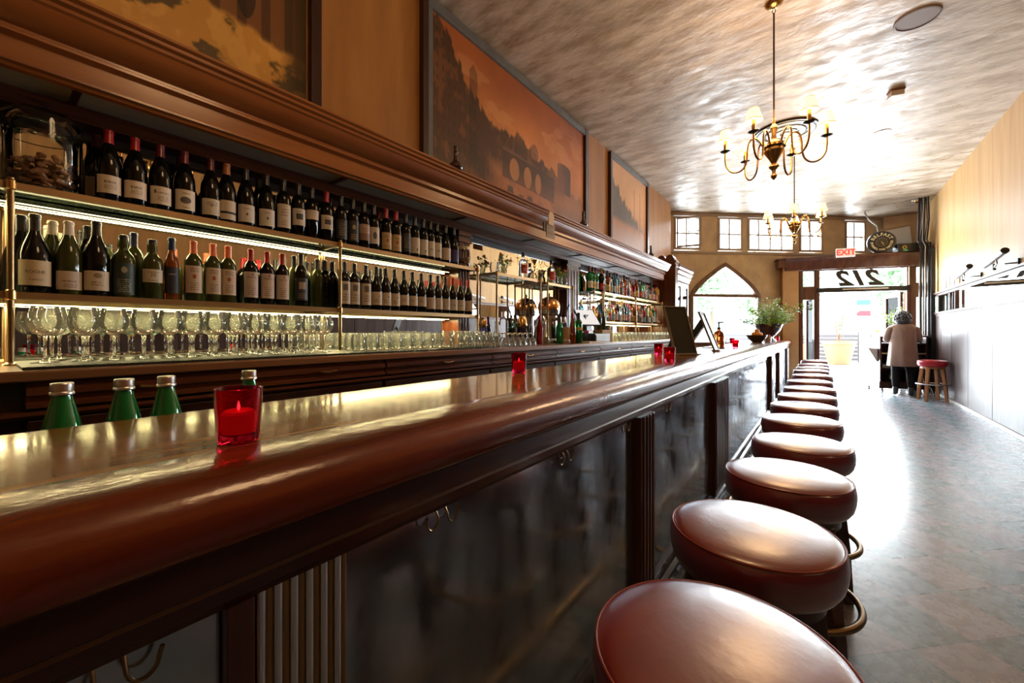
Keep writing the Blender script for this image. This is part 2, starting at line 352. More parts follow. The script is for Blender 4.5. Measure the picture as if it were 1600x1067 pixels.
def put(name, me, parent=None, loc=None, rot=None, bevel=0):
    o = bpy.data.objects.new(name, me); COL.objects.link(o)
    if parent: o.parent = parent
    if loc: o.location = loc
    if rot: o.rotation_euler = rot
    if bevel:
        b = o.modifiers.new('bevel', 'BEVEL'); b.width = bevel; b.segments = 2; b.limit_method = 'ANGLE'
    return o
def part(name, mb, material, parent=None, smooth=35, bevel=0, label=None, loc=None):
    o = put(name, mb.mesh(name, material, smooth), parent, loc, None, bevel)
    if label: o['label'] = label
    return o
def tag(o, label, cat, group=None, kind=None):
    o['label'] = label; o['category'] = cat
    if group: o['group'] = group
    if kind: o['kind'] = kind
    return o
def thing(name, label, cat, loc=(0, 0, 0), rotz=0, group=None):
    o = bpy.data.objects.new(name, None); COL.objects.link(o); o.location = loc; o.rotation_euler = (0, 0, rotz); o.empty_display_size = .05
    return tag(o, label, cat, group)
def struct(name, mb, material, parent=None, smooth=35, bevel=0):
    o = part(name, mb, material, parent, smooth, bevel)
    if parent is None: o['kind'] = 'structure'
    return o
def copy_tree(o, parent=None):
    c = o.copy(); COL.objects.link(c); c.parent = parent
    for ch in list(o.children):
        copy_tree(ch, c)
    return c
def text_mb(s, size, depth=.002, align='CENTER', shear=0, offset=0.0):
    cu = bpy.data.curves.new('lettering', 'FONT'); cu.body = s; cu.size = size; cu.align_x = align; cu.align_y = 'CENTER'; cu.extrude = depth / 2; cu.shear = shear; cu.offset = offset
    cu.resolution_u = 3
    o = bpy.data.objects.new('lettering', cu); COL.objects.link(o)
    dg = bpy.context.evaluated_depsgraph_get(); ev = o.evaluated_get(dg); me = ev.to_mesh()
    mb = MB(); mb.add([tuple(v.co) for v in me.vertices], [tuple(p.vertices) for p in me.polygons]); ev.to_mesh_clear()
    bpy.data.objects.remove(o); bpy.data.curves.remove(cu); return mb
def ray(px, py):
    u = (px - 800) / FPX; c, s = math.cos(YAW), math.sin(YAW)
    return Vector((u * c - s, u * s + c, (HY - py) / FPX))
def y_at(px, x):
    """distance along the bar at which the sight line through column px meets the plane x"""
    d = ray(px, HY); return x / d.x * d.y
# ================================================================== ROOM SHELL
XR, XL, YB = 1.84, -2.57, -3.6
def floor_material():
    m = bpy.data.materials.new('checker_tiles'); m.use_nodes = True; n = m.node_tree.nodes; l = m.node_tree.links; b = n['Principled BSDF']
    tc = n.new('ShaderNodeTexCoord'); mp = n.new('ShaderNodeMapping'); mp.inputs['Rotation'].default_value = (0, 0, PI / 4)
    # 45 degree tiles of 0.277 m, one corner near (0.474, 2.774)
    c = math.cos(PI / 4); px, py = .474 * c - 2.774 * c, .474 * c + 2.774 * c; S = .277
    mp.inputs['Location'].default_value = (-px, -py, .01)
    l.new(tc.outputs['Object'], mp.inputs[0])
    ck = n.new('ShaderNodeTexChecker'); ck.inputs['Scale'].default_value = 1 / S
    l.new(mp.outputs[0], ck.inputs['Vector'])
    def nz(sc, det=8):
        q = n.new('ShaderNodeMapping'); q.inputs['Scale'].default_value = sc; t = n.new('ShaderNodeTexNoise'); t.inputs['Scale'].default_value = 1; t.inputs['Detail'].default_value = det; t.inputs['Roughness'].default_value = .7
        l.new(tc.outputs['Object'], q.inputs[0]); l.new(q.outputs[0], t.inputs[0]); return t
    n1 = nz((11, 11, 11), 10); r1 = n.new('ShaderNodeValToRGB'); r1.color_ramp.elements[0].position = .35; r1.color_ramp.elements[1].position = .7
    r1.color_ramp.elements[0].color = (.13, .185, .21, 1); r1.color_ramp.elements[1].color = (.165, .225, .25, 1); l.new(n1.outputs[0], r1.inputs[0])
    r2 = n.new('ShaderNodeValToRGB'); r2.color_ramp.elements[0].position = .35; r2.color_ramp.elements[1].position = .7
    r2.color_ramp.elements[0].color = (.255, .245, .28, 1); r2.color_ramp.elements[1].color = (.29, .275, .31, 1); l.new(n1.outputs[0], r2.inputs[0])
    mx = n.new('ShaderNodeMix'); mx.data_type = 'RGBA'; l.new(ck.outputs['Fac'], mx.inputs[0]); l.new(r1.outputs[0], mx.inputs[6]); l.new(r2.outputs[0], mx.inputs[7])
    # joints
    bt = n.new('ShaderNodeTexBrick'); bt.inputs['Scale'].default_value = 1 / S; bt.offset = 0; bt.squash = 1; bt.inputs['Mortar Size'].default_value = .006; bt.inputs['Mortar Smooth'].default_value = 0
    bt.inputs['Brick Width'].default_value = 1; bt.inputs['Row Height'].default_value = 1; l.new(mp.outputs[0], bt.inputs['Vector'])
    mj = n.new('ShaderNodeMix'); mj.data_type = 'RGBA'; l.new(bt.outputs['Fac'], mj.inputs[0]); l.new(mx.outputs[2], mj.inputs[6]); mj.inputs[7].default_value = (.05, .055, .06, 1)
    l.new(mj.outputs[2], b.inputs['Base Color'])
    n2 = nz((14, 14, 14), 6); q = n.new('ShaderNodeMapRange'); q.inputs[1].default_value = .3; q.inputs[2].default_value = .7; q.inputs[3].default_value = .24; q.inputs[4].default_value = .31
    l.new(n2.outputs[0], q.inputs[0]); l.new(q.outputs[0], b.inputs['Roughness']); b.inputs['Specular IOR Level'].default_value = .8
    n3 = nz((30, 30, 30), 3); bp = n.new('ShaderNodeBump'); bp.inputs['Strength'].default_value = .12; bp.inputs['Distance'].default_value = .003
    l.new(n3.outputs[0], bp.inputs['Height']); l.new(bp.outputs[0], b.inputs['Normal'])
    return m
floor_poly = [(-3.6, YB), (XR + .1, YB), (XR + .1, 12.4), (VB.x, VB.y + .25), (VA.x, VA.y + .25), (-3.6, FA.y - (.87 / FE.x) * FE.y)]
struct('floor', MB().poly(floor_poly, -.1, 0), floor_material(), smooth=0)
def fp(k, d=0): p = FA + FE * k + FN * d; return (p.x, p.y)
def vp(k, d=0): p = VA + VE * k + VN * d; return (p.x, p.y)
ceil_poly = [(-3.8, YB), (XR + .1, YB), (XR + .1, 13.3), fp(FL, .2), fp(-1.4, .2), (-3.8, 8.4)]
struct('ceiling', MB().poly(ceil_poly, CEIL, CEIL + .15), M['ceiling'], smooth=0)
struct('wall_left', MB().box(-3.4, XL, YB, 9.05, 0, CEIL), M['plaster_l'], smooth=0)
struct('wall_right', MB().box(XR, XR + .2, YB, 13.3, 0, CEIL), M['plaster_r'], smooth=0)
struct('wall_back', MB().box(XL, XR, YB - .2, YB, 0, CEIL), M['plaster_r'], smooth=0)
# diagonal shop front: lower wall with the pointed window, upper wall with the clerestory
WIN = [(.05, .68), (1.11, 1.70), (1.84, 2.99), (3.13, 3.72), (4.30, 4.83)]
WZ0, WZ1 = 3.12, 3.88
AK0, AK1, AKM, ASP, AAP, ASILL = .42, 2.14, 1.27, 2.07, 2.84, .98
def arch_z(k):
    t = abs(k - AKM) / (AKM - AK0 if k < AKM else AK1 - AKM)
    return ASP + (AAP - ASP) * max(0, 1 - t) ** .72
wf = MB(); EX = -1.3; D0, D1 = 0, .22
PK = 3.07
wf.obox(FA, FE, FN, EX, AK0, D0, D1, 0, WZ0 - .02); wf.obox(FA, FE, FN, AK1, PK, D0, D1, 0, WZ0 - .02)
wf.obox(FA, FE, FN, AK0, AK1, D0, D1, 0, ASILL)
NA = 24
for i in range(NA):
    ka, kb = AK0 + (AK1 - AK0) * i / NA, AK0 + (AK1 - AK0) * (i + 1) / NA
    za, zb = arch_z(ka), arch_z(kb); v = []
    for d in (D0, D1): v += [(*fp(ka, d), za), (*fp(kb, d), zb), (*fp(kb, d), WZ0 - .02), (*fp(ka, d), WZ0 - .02)]
    wf.add(v, [(0, 1, 2, 3), (7, 6, 5, 4), (0, 4, 5, 1), (1, 5, 6, 2), (3, 2, 6, 7), (0, 3, 7, 4)])
wf.obox(FA, FE, FN, PK, FL, D0, D1, 2.93, WZ0 - .02)
wf.obox(FA, FE, FN, EX, FL, D0, D1, WZ1 + .02, CEIL)
ks = [EX] + [q for w in WIN for q in w] + [FL]
for i in range(0, len(ks), 2): wf.obox(FA, FE, FN, ks[i], ks[i + 1], D0, D1, WZ0 - .02, WZ1 + .02)
struct('wall_front', wf, M['plaster_f'], smooth=0)
struct('wall_front_corner', MB().box(FB.x - .02, XR, FB.y - .08, FB.y + .12, 2.93, CEIL), M['plaster_f'], smooth=0)
M['win_frame'] = mat('taupe_window_frame', (.30, .22, .16), .45)
struct('trim_1', MB().obox(FA, FE, FN, -.3, FL, -.035, 0, 3.03, 3.075), M['win_frame'], bevel=.005)
struct('trim_2', MB().obox(FA, FE, FN, -.3, FL, -.03, 0, 3.90, 3.95), M['win_frame'], bevel=.005)
nw = 0
for (k0, k1) in WIN:
    nw += 1; fr = MB(); t = .045
    for a, b, c, d in ((k0, k1, WZ0, WZ0 + t), (k0, k1, WZ1 - t, WZ1), (k0, k0 + t, WZ0 + t, WZ1 - t), (k1 - t, k1, WZ0 + t, WZ1 - t)): fr.obox(FA, FE, FN, a, b, -.02, .09, c, d)
    nb = 4 if k1 - k0 > .9 else 2
    for j in range(1, nb):
        kk = k0 + (k1 - k0) * j / nb; fr.obox(FA, FE, FN, kk - .016, kk + .016, .02, .05, WZ0 + t, WZ1 - t)
    zm = (WZ0 + WZ1) / 2; fr.obox(FA, FE, FN, k0 + t, k1 - t, .022, .048, zm - .016, zm + .016)
    o = struct('window_%d' % nw, fr, M['win_frame'], smooth=0)
    g = part('pane', MB().obox(FA, FE, FN, k0 + t, k1 - t, .032, .036, WZ0 + t, WZ1 - t), M['window_glass'], o, 0)
    if nw == 1:      # the casement stands tilted open
        sash = MB()
        p = Vector(fp(k0 + .05, -.02)); e = (FE + Vector((FE.y, -FE.x)) * .55).normalized(); nn = Vector((-e.y, e.x)); q = .52
        for a, b, c, d in ((0, q, 3.16, 3.20), (0, q, 3.80, 3.84), (0, .04, 3.2, 3.8), (q - .04, q, 3.2, 3.8), (q / 2 - .008, q / 2 + .008, 3.2, 3.8), (.04, q - .04, 3.49, 3.506)): sash.obox(p, e, nn, a, b, 0, .03, c, d)
        so_ = part('sash', sash, M['win_frame'], o, 0)
        part('pane', MB().obox(p, e, nn, .04, q - .04, .012, .016, 3.2, 3.8), M['window_glass'], so_, 0)
# pointed window
aw = MB()
def arch_strip(mb, w, d0, d1):
    n = 28; P = [(AK0, ASILL)] + [(AK0 + (AK1 - AK0) * i / n, arch_z(AK0 + (AK1 - AK0) * i / n)) for i in range(n + 1)] + [(AK1, ASILL)]
    inn = []
    for i, (k, z) in enumerate(P):
        f = (1 - w / (AKM - AK0)); inn.append((AKM + (k - AKM) * f, ASILL + (z - ASILL) * (1 - w / (AAP - ASILL) * (1.3 if z > ASP + .05 else .0)) if z > ASILL else ASILL))
    for i in range(len(P) - 1):
        v = []
        for d in (d0, d1): v += [(*fp(P[i][0], d), P[i][1]), (*fp(P[i + 1][0], d), P[i + 1][1]), (*fp(inn[i + 1][0], d), inn[i + 1][1]), (*fp(inn[i][0], d), inn[i][1])]
        mb.add(v, [(0, 1, 2, 3), (7, 6, 5, 4), (0, 4, 5, 1), (3, 2, 6, 7), (1, 5, 6, 2), (0, 3, 7, 4)])
arch_strip(aw, .075, -.04, .10)
aw.obox(FA, FE, FN, AK0 + .06, AK1 - .06, -.02, .09, ASP - .04, ASP + .03)
aw.obox(FA, FE, FN, AK0, AK1, -.10, .12, ASILL - .05, ASILL + .01)
o = struct('window_6', aw, M['door_wood'], smooth=0)
part('pane', MB().obox(FA, FE, FN, AK0 + .07, AK1 - .07, .03, .034, ASILL, ASP - .04), M['window_glass'], o, 0)
ug = MB(); n = 16; v = []; 
for i in range(n + 1):
    k = AK0 + .1 + (AK1 - AK0 - .2) * i / n; v += [(*fp(k, .032), ASP + .03), (*fp(k, .032), max(ASP + .031, arch_z(k) - .06))]
ug.add(v, [(2 * i, 2 * i + 2, 2 * i + 3, 2 * i + 1) for i in range(n)])
part('pane', ug, M['window_glass'], o, 0)
# vestibule: pillar, posts, cornice, transom, door
struct('wall_vestibule', MB().obox(VA, VE, VN, -.26, .05, -.02, .30, 0, 2.70), M['plaster_pillar'], smooth=0, bevel=.004)
rt = MB(); a = vp(-.26, .2); b = fp(PK - .1, 0); rt.poly([vp(-.26, .05), vp(-.05, .05), vp(-.05, .9), vp(-.26, .9)], 0, 2.75)
struct('wall_vestibule_return', rt, M['plaster_pillar'], smooth=0)
struct('wall_vestibule_roof', MB().poly([vp(-.26, 0), (XR, VB.y), (XR, FB.y), tuple(FB), fp(PK, .02)], 2.86, 2.93), M['dark_wood'], smooth=0)
cp = MB()
prof = [(0, 2.62), (0, 2.90), (-.15, 2.90), (-.15, 2.87), (-.125, 2.84), (-.10, 2.80), (-.075, 2.72), (-.06, 2.66), (-.05, 2.62)]
def vsweep(mb, prof, k0, k1):
    n = len(prof); v = [(*vp(k0, d), z) for d, z in prof] + [(*vp(k1, d), z) for d, z in prof]
    mb.add(v, [(i, (i + 1) % n, n + (i + 1) % n, n + i) for i in range(n)] + [tuple(range(n))[::-1], tuple(range(n, 2 * n))])
vsweep(cp, prof, -.22, VL)
cp.obox(VA, VE, VN, -.36, -.22, -.11, .85, 2.69, 2.87); cp.obox(VA, VE, VN, -.40, -.22, -.15, .85, 2.87, 2.90)
struct('trim_3', cp, M['door_wood'], bevel=.006)
dp = MB()
for a, b, c, d in ((.05, .14, 0, 2.62), (.35, .456, 0, 2.62), (1.99, 2.148, 0, 2.62), (2.367, 2.41, 0, 2.62), (.14, .35, 1.955, 2.25), (2.148, 2.367, 1.96, 2.26), (.14, .35, 0, .52), (2.148, 2.367, 0, .66), (.14, .35, 2.60, 2.63), (2.148, 2.367, 2.59, 2.63)):
    dp.obox(VA, VE, VN, a, b, 0, .12, c, d)
for k in (.095, .40, 2.07): dp.obox(VA, VE, VN, k - .022, k + .022, -.012, 0, .1, 2.60)
dp.obox(VA, VE, VN, .45, 2.0, 0, .12, 2.59, 2.63)
o = struct('door_1', dp, M['door_wood'], smooth=0, bevel=.004)
part('transom_beam', MB().obox(VA, VE, VN, .40, 2.03, -.05, .12, 2.10, 2.205), M['blackish'], o, 0, bevel=.004)
part('beam_strip', MB().obox(VA, VE, VN, .86, 1.66, -.056, -.05, 2.15, 2.175), M['steel'], o, 0)
for a, b, c, d in ((.14, .35, .52, 1.955), (.14, .35, 2.25, 2.60), (2.148, 2.367, .66, 1.96), (2.148, 2.367, 2.26, 2.59), (.456, 1.99, 2.205, 2.59)):
    part('pane', MB().obox(VA, VE, VN, a, b, .05, .055, c, d), M['window_glass'], o, 0)
# house number painted on the outside of the transom glass, so it reads backwards from the room
nm = text_mb('212', .44, .003, shear=.35, offset=.016)
ang = math.atan2(VE.y, VE.x); c0 = vp(1.235, .047)
nm.xf(Matrix.Translation((c0[0], c0[1], 2.395)) @ Matrix.Rotation(ang, 4, 'Z') @ Matrix.Rotation(PI / 2, 4, 'X') @ Matrix.Diagonal((-1.2, 1.05, 1, 1)))
part('house_number', nm, M['blackish'], o, 0, label='black mirrored numerals 212')
# door leaves swung outwards
def leaf(k, inward, angle):
    p = Vector(vp(k, .12)); a = ang + angle; e = Vector((math.cos(a), math.sin(a))); n_ = Vector((-e.y, e.x)); f = MB(); w = .74
    for q in ((0, .09, .02, 2.08), (w - .09, w, .02, 2.08), (.09, w - .09, .02, .25), (.09, w - .09, 1.98, 2.08)): f.obox(p, e, n_, q[0], q[1], 0, .045, q[2], q[3])
    lf = part('door_leaf', f, M['door_wood'], o, 0, bevel=.003)
    part('pane', MB().obox(p, e, n_, .09, w - .09, .02, .024, .25, 1.98), M['window_glass'], lf, 0)
    hd = p + e * (w - .045); part('handle', MB().tube([(hd.x - n_.x * .04, hd.y - n_.y * .04, .95), (hd.x - n_.x * .05, hd.y - n_.y * .05, 1.0), (hd.x - n_.x * .05, hd.y - n_.y * .05, 1.2), (hd.x - n_.x * .04, hd.y - n_.y * .04, 1.25)], .009), M['brass'], lf)
leaf(.47, 0, PI / 2 + .02); leaf(1.975, 0, PI / 2 - .03)
struct('trim_4', MB().obox(VA, VE, VN, .40, 2.05, -.06, .26, 0, .014), M['steel'], smooth=0)
# ---- right wall: wainscot, ledge, mirror strip, baseboard
RY0, RY1 = YB, 11.72
M['wain'] = mat('glossy_wainscot', (.065, .042, .040), .36, spec=.22, noise=((6, 8, .9), (.125, .095, .092), .35, .72, 6))
seams = [YB, -2.2, -.9, .4, 1.7, 3.0, 4.3, 5.5, 6.85, 8.16, 9.29, 10.28, 11.05, RY1]
wn_ = struct('trim_5', MB().box(XR - .018, XR, RY0, RY1, .05, 1.55), M['dark_wood'], smooth=0)
for a, b in zip(seams[:-1], seams[1:]):
    part('panel', MB().box(XR - .032, XR - .017, a + .006, b - .006, .06, 1.54), M['wain'], wn_, 0, bevel=.004)
rprof = [(XR, 1.53), (XR - .035, 1.53), (XR - .04, 1.56), (XR - .055, 1.575), (XR - .06, 1.60), (XR - .045, 1.612), (XR, 1.615)]
M['rail_wood'] = mat('rail_gloss_wood', (.12, .075, .065), .4, spec=.3)
struct('trim_6', MB().prism(rprof, RY0, RY1), M['rail_wood'])
struct('trim_7', MB().prism([(XR, 1.93), (XR - .03, 1.93), (XR - .035, 1.955), (XR - .065, 1.965), (XR - .065, 1.985), (XR, 1.985)], RY0, RY1), M['rail_wood'])
mr = part('wall_mirror_strip', MB().box(XR - .012, XR, RY0 + .1, RY1, 1.615, 1.93), M['mirror'], None, 0)
tag(mr, 'long low mirror strip on the right wall between two wooden rails', 'mirror')
struct('baseboard_right', MB().box(XR - .045, XR, RY0, RY1, 0, .055), M['white_trim'], smooth=0, bevel=.004)

# ---- ceiling fittings
CZ = CEIL
def ring(r0, r1, z0, z1, c): return MB().lathe([(r0, z1), (r0, z0), (r1, z0), (r1, z1)], 48, c)
t = thing('ceiling_medallion', 'round black and white ringed medallion on the ceiling between the chandeliers', 'ceiling medallion', (-.39, 6.73, CZ))
M['med_black'] = mat('medallion_black', (.02, .018, .016), .3); M['med_white'] = mat('medallion_white', (.66, .66, .64), .35)
for i, (r0, r1, c_, h) in enumerate([(.33, .37, 'med_black', .022), (.27, .33, 'med_white', .03), (.225, .27, 'med_black', .018), (.155, .225, 'med_white', .032), (.125, .155, 'med_black', .02), (.07, .125, 'med_white', .034), (.045, .07, 'med_black', .022), (.001, .045, 'med_white', .04)]):
    part('ring', MB().lathe([(r0, 0), (r0, -h), ((r0 + r1) / 2, -h - .006), (r1, -h), (r1, 0)], 48), M[c_], t)
M['speaker_cover'] = mat('speaker_cover', (.20, .15, .13), .6)
t = thing('ceiling_speaker', 'flat round brownish speaker cover in the ceiling at upper right', 'speaker', (.671, 5.0, CZ))
part('grille', MB().lathe([(.001, -.008), (.14, -.008), (.14, -.012)], 40), M['speaker_cover'], t); part('rim', MB().lathe([(.14, 0), (.14, -.014), (.152, -.012), (.155, 0)], 40), M['speaker_cover'], t)
t = thing('smoke_detector', 'small pale box with a rust brown side hanging from the ceiling', 'detector', (.68, 6.36, CZ), .3)
part('body', MB().box(-.06, .06, -.05, .05, -.07, -.012), mat('detector_cream', (.6, .55, .5), .5), t, bevel=.006); part('base', MB().box(-.065, .065, -.055, .055, -.014, 0), mat('rust_brown', (.22, .07, .03), .6), t)
t = thing('recessed_light', 'recessed ceiling light with a pale metal rim, unlit', 'ceiling light', (.668, 7.57, CZ))
part('rim', MB().lathe([(.075, 0), (.075, -.006), (.10, -.01), (.105, 0)], 40), M['steel'], t); part('reflector', MB().lathe([(.001, -.001), (.04, -.002), (.075, -.004)], 30), M['board'], t)
t = thing('dome_detector', 'small brass and cream dome on the ceiling near the cable corner', 'detector', (1.60, 11.9, CZ))
part('base', MB().lathe([(.001, -.012), (.085, -.012), (.09, 0)], 28), M['white_trim'], t); part('dome', MB().lathe([(.001, -.06), (.03, -.055), (.055, -.035), (.06, -.012)], 28), M['brass'], t)

# ---- outside: street, porch, trees
struct('ground_outside', MB().poly([(-30, 5), (XR + .1, 12.3), (40, 5), (40, 60), (-30, 60)], -.14, -.03), M['concrete'], smooth=0)
struct('kerb_outside', MB().box(-9, 12, 16.9, 60, -.03, .12), M['concrete'], smooth=0, bevel=.02)
pc = MB(); pc.obox(FA, FE, FN, PK - .3, 7.2, .22, 2.3, 2.95, 3.05)
struct('ceiling_porch', pc, M['siding'], smooth=0)
pw = MB().box(XR, XR + .2, 13.3, 15.2, 0, 4.2); pw.box(XR + .0, XR + 3, 15.2, 15.4, 0, 4.2)
struct('wall_porch', pw, M['stucco'], smooth=0)
t = thing('porch_lamp', 'lit globe lamp under the porch ceiling, seen through the transom glass', 'lamp', (.72, 13.35, 2.95))
part('globe', MB().ball((0, 0, -.10), .085), M['bulb'], t); part('mount', MB().lathe([(.001, -.03), (.06, -.03), (.07, 0)], 20), M['brass'], t)
def planter(x, y, s, label, foliage_seed, z=.12):
    t = thing('terracotta_planter', label, 'planter', (x, y, z))
    part('pot', MB().lathe([(.001, 0), (.26 * s, 0), (.30 * s, .04), (.44 * s, .68 * s), (.47 * s, .70 * s), (.47 * s, .80 * s), (.43 * s, .80 * s), (.41 * s, .70 * s), (.001, .70 * s)], 32), M['terracotta'], t)
    rnd = random.Random(foliage_seed); st = MB(); fo = MB()
    for i in range(9):
        a = rnd.random() * 2 * PI; h = rnd.uniform(.9, 1.5) * s; r = rnd.uniform(.15, .6) * s
        p = [(0, 0, .68 * s), (r * .25 * math.cos(a), r * .25 * math.sin(a), .68 * s + h * .4), (r * math.cos(a), r * math.sin(a), .68 * s + h)]
        st.tube(p, [.016 * s, .011 * s, .004 * s], 6)
        for j in range(110):
            f = rnd.uniform(.3, 1); q = Vector(p[1]).lerp(Vector(p[2]), (f - .3) / .7) + Vector((rnd.gauss(0, .10), rnd.gauss(0, .10), rnd.gauss(0, .09))) * s
            leafq(fo, q, rnd, .045 * s)
    part('stem', st, M['bark'], t); part('foliage', fo, M['leaf_pale'], t, 0)
def leafq(mb, q, rnd, s, asp=.32):
    d = Vector((rnd.gauss(0, 1), rnd.gauss(0, 1), rnd.gauss(.2, .8))).normalized(); w = d.orthogonal().normalized()
    w.rotate(Matrix.Rotation(rnd.random() * 6.28, 3, d)); n_ = d.cross(w)
    mb.add([q - d * s, q + w * s * asp + n_ * s * .08, q + d * s, q - w * s * asp + n_ * s * .08], [(0, 1, 2, 3)])
planter(.48, 17.8, 1.0, 'large terracotta planter with a grey-green shrub, seen through the open doorway', 3)
planter(-.55, 18.2, .86, 'smaller terracotta planter half behind the larger one outside the door', 5)
def tree(x, y, h, r, seed, label, m='leaf_tree', n=2600):
    rnd = random.Random(seed); t = thing('street_tree', label, 'tree', (x, y, .1), group=None)
    part('trunk', MB().tube([(0, 0, 0), (.05, .02, h * .4), (-.05, .05, h * .8)], [.16, .12, .05], 10), M['bark'], t)
    fo = MB(); cl = [(rnd.gauss(0, r * .5), rnd.gauss(0, r * .5), h * rnd.uniform(.55, 1.0)) for _ in range(22)]
    for i in range(n):
        c = cl[i % 22]; leafq(fo, Vector(c) + Vector((rnd.gauss(0, .32), rnd.gauss(0, .32), rnd.gauss(0, .28))) * r, rnd, .16, .45)
    part('crown', fo, M[m], t, 0)
tree(-1.6, 24, 4.2, 1.5, 1, 'leafy green street tree beyond the left sidelight of the door')
tree(3.4, 29.5, 5.4, 1.5, 2, 'green street tree whose leaves show above the open doorway')
tree(-8.5, 21, 5.0, 1.9, 4, 'green street tree seen in the left half of the pointed window')
tree(-5.4, 27.5, 4.6, 1.8, 6, 'green street tree seen in the right half of the pointed window')
bd = thing('building', 'pale grey building with horizontal siding across the street', 'building', (0, 31, 0))
wmb = MB(); wmb.box(-9, 1.6, 0, 4, 0, 4.4)
for i in range(20): wmb.box(-9, 1.6, -.03, 0, .1 + i * .21, .1 + i * .21 + .19)
part('wall', wmb, M['siding'], bd, 0)
for x in (-7, -5, -3, -1): w_ = part('window', MB().box(x, x + .9, -.06, 0, 1.6, 3.2), M['white_trim'], bd, 0); part('pane', MB().box(x + .08, x + .82, -.07, -.06, 1.7, 3.1), M['navy_screen'], w_, 0)
b2 = thing('building', 'white rendered building at the far right beyond the open doorway', 'building', (4.2, 34, 0))
part('wall', MB().box(-1.7, 6, 0, 4, 0, 5.6), M['stucco'], b2, 0)
pk = thing('parklet_fence', 'dark slatted fence standing behind the terracotta planters outside', 'fence', (0, 19.4, .12))
fm = MB(); 
for i in range(7): fm.box(-3.5, 2.6, -.02, .02, .06 + i * .14, .06 + i * .14 + .11)
part('slats', fm, mat('fence_dark', (.10, .09, .09), .6), pk, 0)
for x in (-3.4, -1.9, -.4, 1.1, 2.5): part('post', MB().box(x - .04, x + .04, .02, .10, 0, 1.12), mat('fence_dark', (.10, .09, .09)), pk, 0)
t = thing('flag_post', 'pale green post with a small green, white and red flag outside the door', 'post', (1.22, 19.0, .12))
part('pole', MB().box(-.14, .14, -.06, .06, 0, 3.6), mat('pale_green_paint', (.55, .66, .60), .6), t, 0, bevel=.01)
for i, c_ in enumerate([(.05, .40, .12), (.85, .85, .85), (.55, .04, .05)]): part('flag_stripe', MB().box(-.22, .16, -.085, -.075, 2.05 - i * .19, 2.24 - i * .19), mat('flag%d' % i, c_, .7), t, 0)
c0 = Vector(fp(1.75, 4)); t = part('red_street_sign', MB().box(c0.x - .22, c0.x + .22, c0.y - .02, c0.y + .02, 2.10, 2.75).tube([(c0.x, c0.y + .04, -.03), (c0.x, c0.y + .04, 2.8)], .03), mat('pink_red', (.85, .18, .25), .6), None, 0)
tag(t, 'pinkish red sign on a post in the street behind the pointed window', 'sign')
t = thing('cafe_table', 'small table under a pink checked cloth just outside the doorway', 'table', (1.45, 16.4, -.03))
part('tablecloth', MB().lathe([(.001, .76), (.36, .76), (.38, .74), (.42, .42)], 24), mat('pink_cloth', (.85, .42, .42), .8), t)
part('leg', MB().tube([(0, 0, 0), (0, 0, .75)], .03), M['blackish'], t)
# ================================================================== BAR COUNTER
BZ = 1.05; BY0, BY1 = -1.3, 12.42
bar = thing('bar_counter', 'long varnished mahogany bar counter with black mirrored front panels and brass fittings', 'bar counter', (-.8, 0, 0))
def bp_(mb):   # world coordinates -> local to the bar
    for i, p in enumerate(mb.v): mb.v[i] = (p[0] + .8, p[1], p[2])
    return mb
part('counter_top', bp_(MB().box(-1.08, -.69, BY0, BY1, BZ - .04, BZ)), M['bar_top'], bar, 0, bevel=.003)
rp = [(-.69, BZ - .04), (-.69, BZ + .001), (-.672, BZ + .004), (-.64, BZ + .005), (-.60, BZ + .003), (-.575, BZ - .001), (-.556, BZ - .008), (-.543, BZ - .018), (-.536, BZ - .030), (-.533, BZ - .045), (-.533, BZ - .060), (-.536, BZ - .070), (-.545, BZ - .078), (-.56, BZ - .083), (-.60, BZ - .086)]
nseg = 1
part('arm_rail', bp_(MB().prism(rp, BY0, BY1 + .02)), M['bar_rail'], bar, 50)
ap = [(-.62, BZ - .086), (-.575, BZ - .086), (-.572, BZ - .10), (-.572, BZ - .132), (-.58, BZ - .137), (-.577, BZ - .142), (-.577, BZ - .158), (-.585, BZ - .163), (-.588, BZ - .172), (-.60, BZ - .176), (-.62, BZ - .176)]
part('apron', bp_(MB().prism(ap, BY0, BY1)), M['apron'], bar, 30)
part('counter_body', bp_(MB().box(-1.02, -.625, BY0 + .02, BY1 - .04, 0, BZ - .04)), M['dark_wood'], bar, 0)
bs = [(-.62, 0), (-.545, 0), (-.545, .075), (-.556, .085), (-.556, .10), (-.575, .11), (-.575, .12), (-.59, .135), (-.62, .135)]
part('base_moulding', bp_(MB().prism(bs, BY0, BY1)), mat('base_moulding_gloss', (.05, .045, .05), .2, metal=.4), bar, 20)
PZ0, PZ1 = .13, BZ - .17
posts = [(-.60, -.53, -.57), (.19, .222, -.575), (1.60, 1.771, -.562), (3.02, 3.50, -.560), (6.82, 7.15, -.555), (8.16, 8.6, -.555), (10.3, 10.7, -.56), (12.2, 12.41, -.56)]
for i in range(len(posts) - 1):
    a, b = posts[i][1], posts[i + 1][0]
    if i == 1: a = .353
    part('front_panel', bp_(MB().box(-.626, -.600, a + .002, b - .002, PZ0, PZ1)), M['panel'], bar, 0)
for a, b, x in posts:
    p = MB().box(-.626, x - .006, a, b, PZ0 - .02, PZ1)
    w = b - a; nf = max(2, int(w / .035))
    if w > .08:
        for j in range(nf):
            q = a + .012 + (w - .024) * (j + .5) / nf; p.box(x - .007, x, q - .009, q + .009, PZ0 + .02, PZ1)
    part('pilaster', bp_(p), M['mahogany_v'], bar, 0, bevel=.002)
fl = part('fluted_panel', bp_(MB().box(-.626, -.597, .222, .353, PZ0, PZ1)), M['dark_wood'], bar, 0)
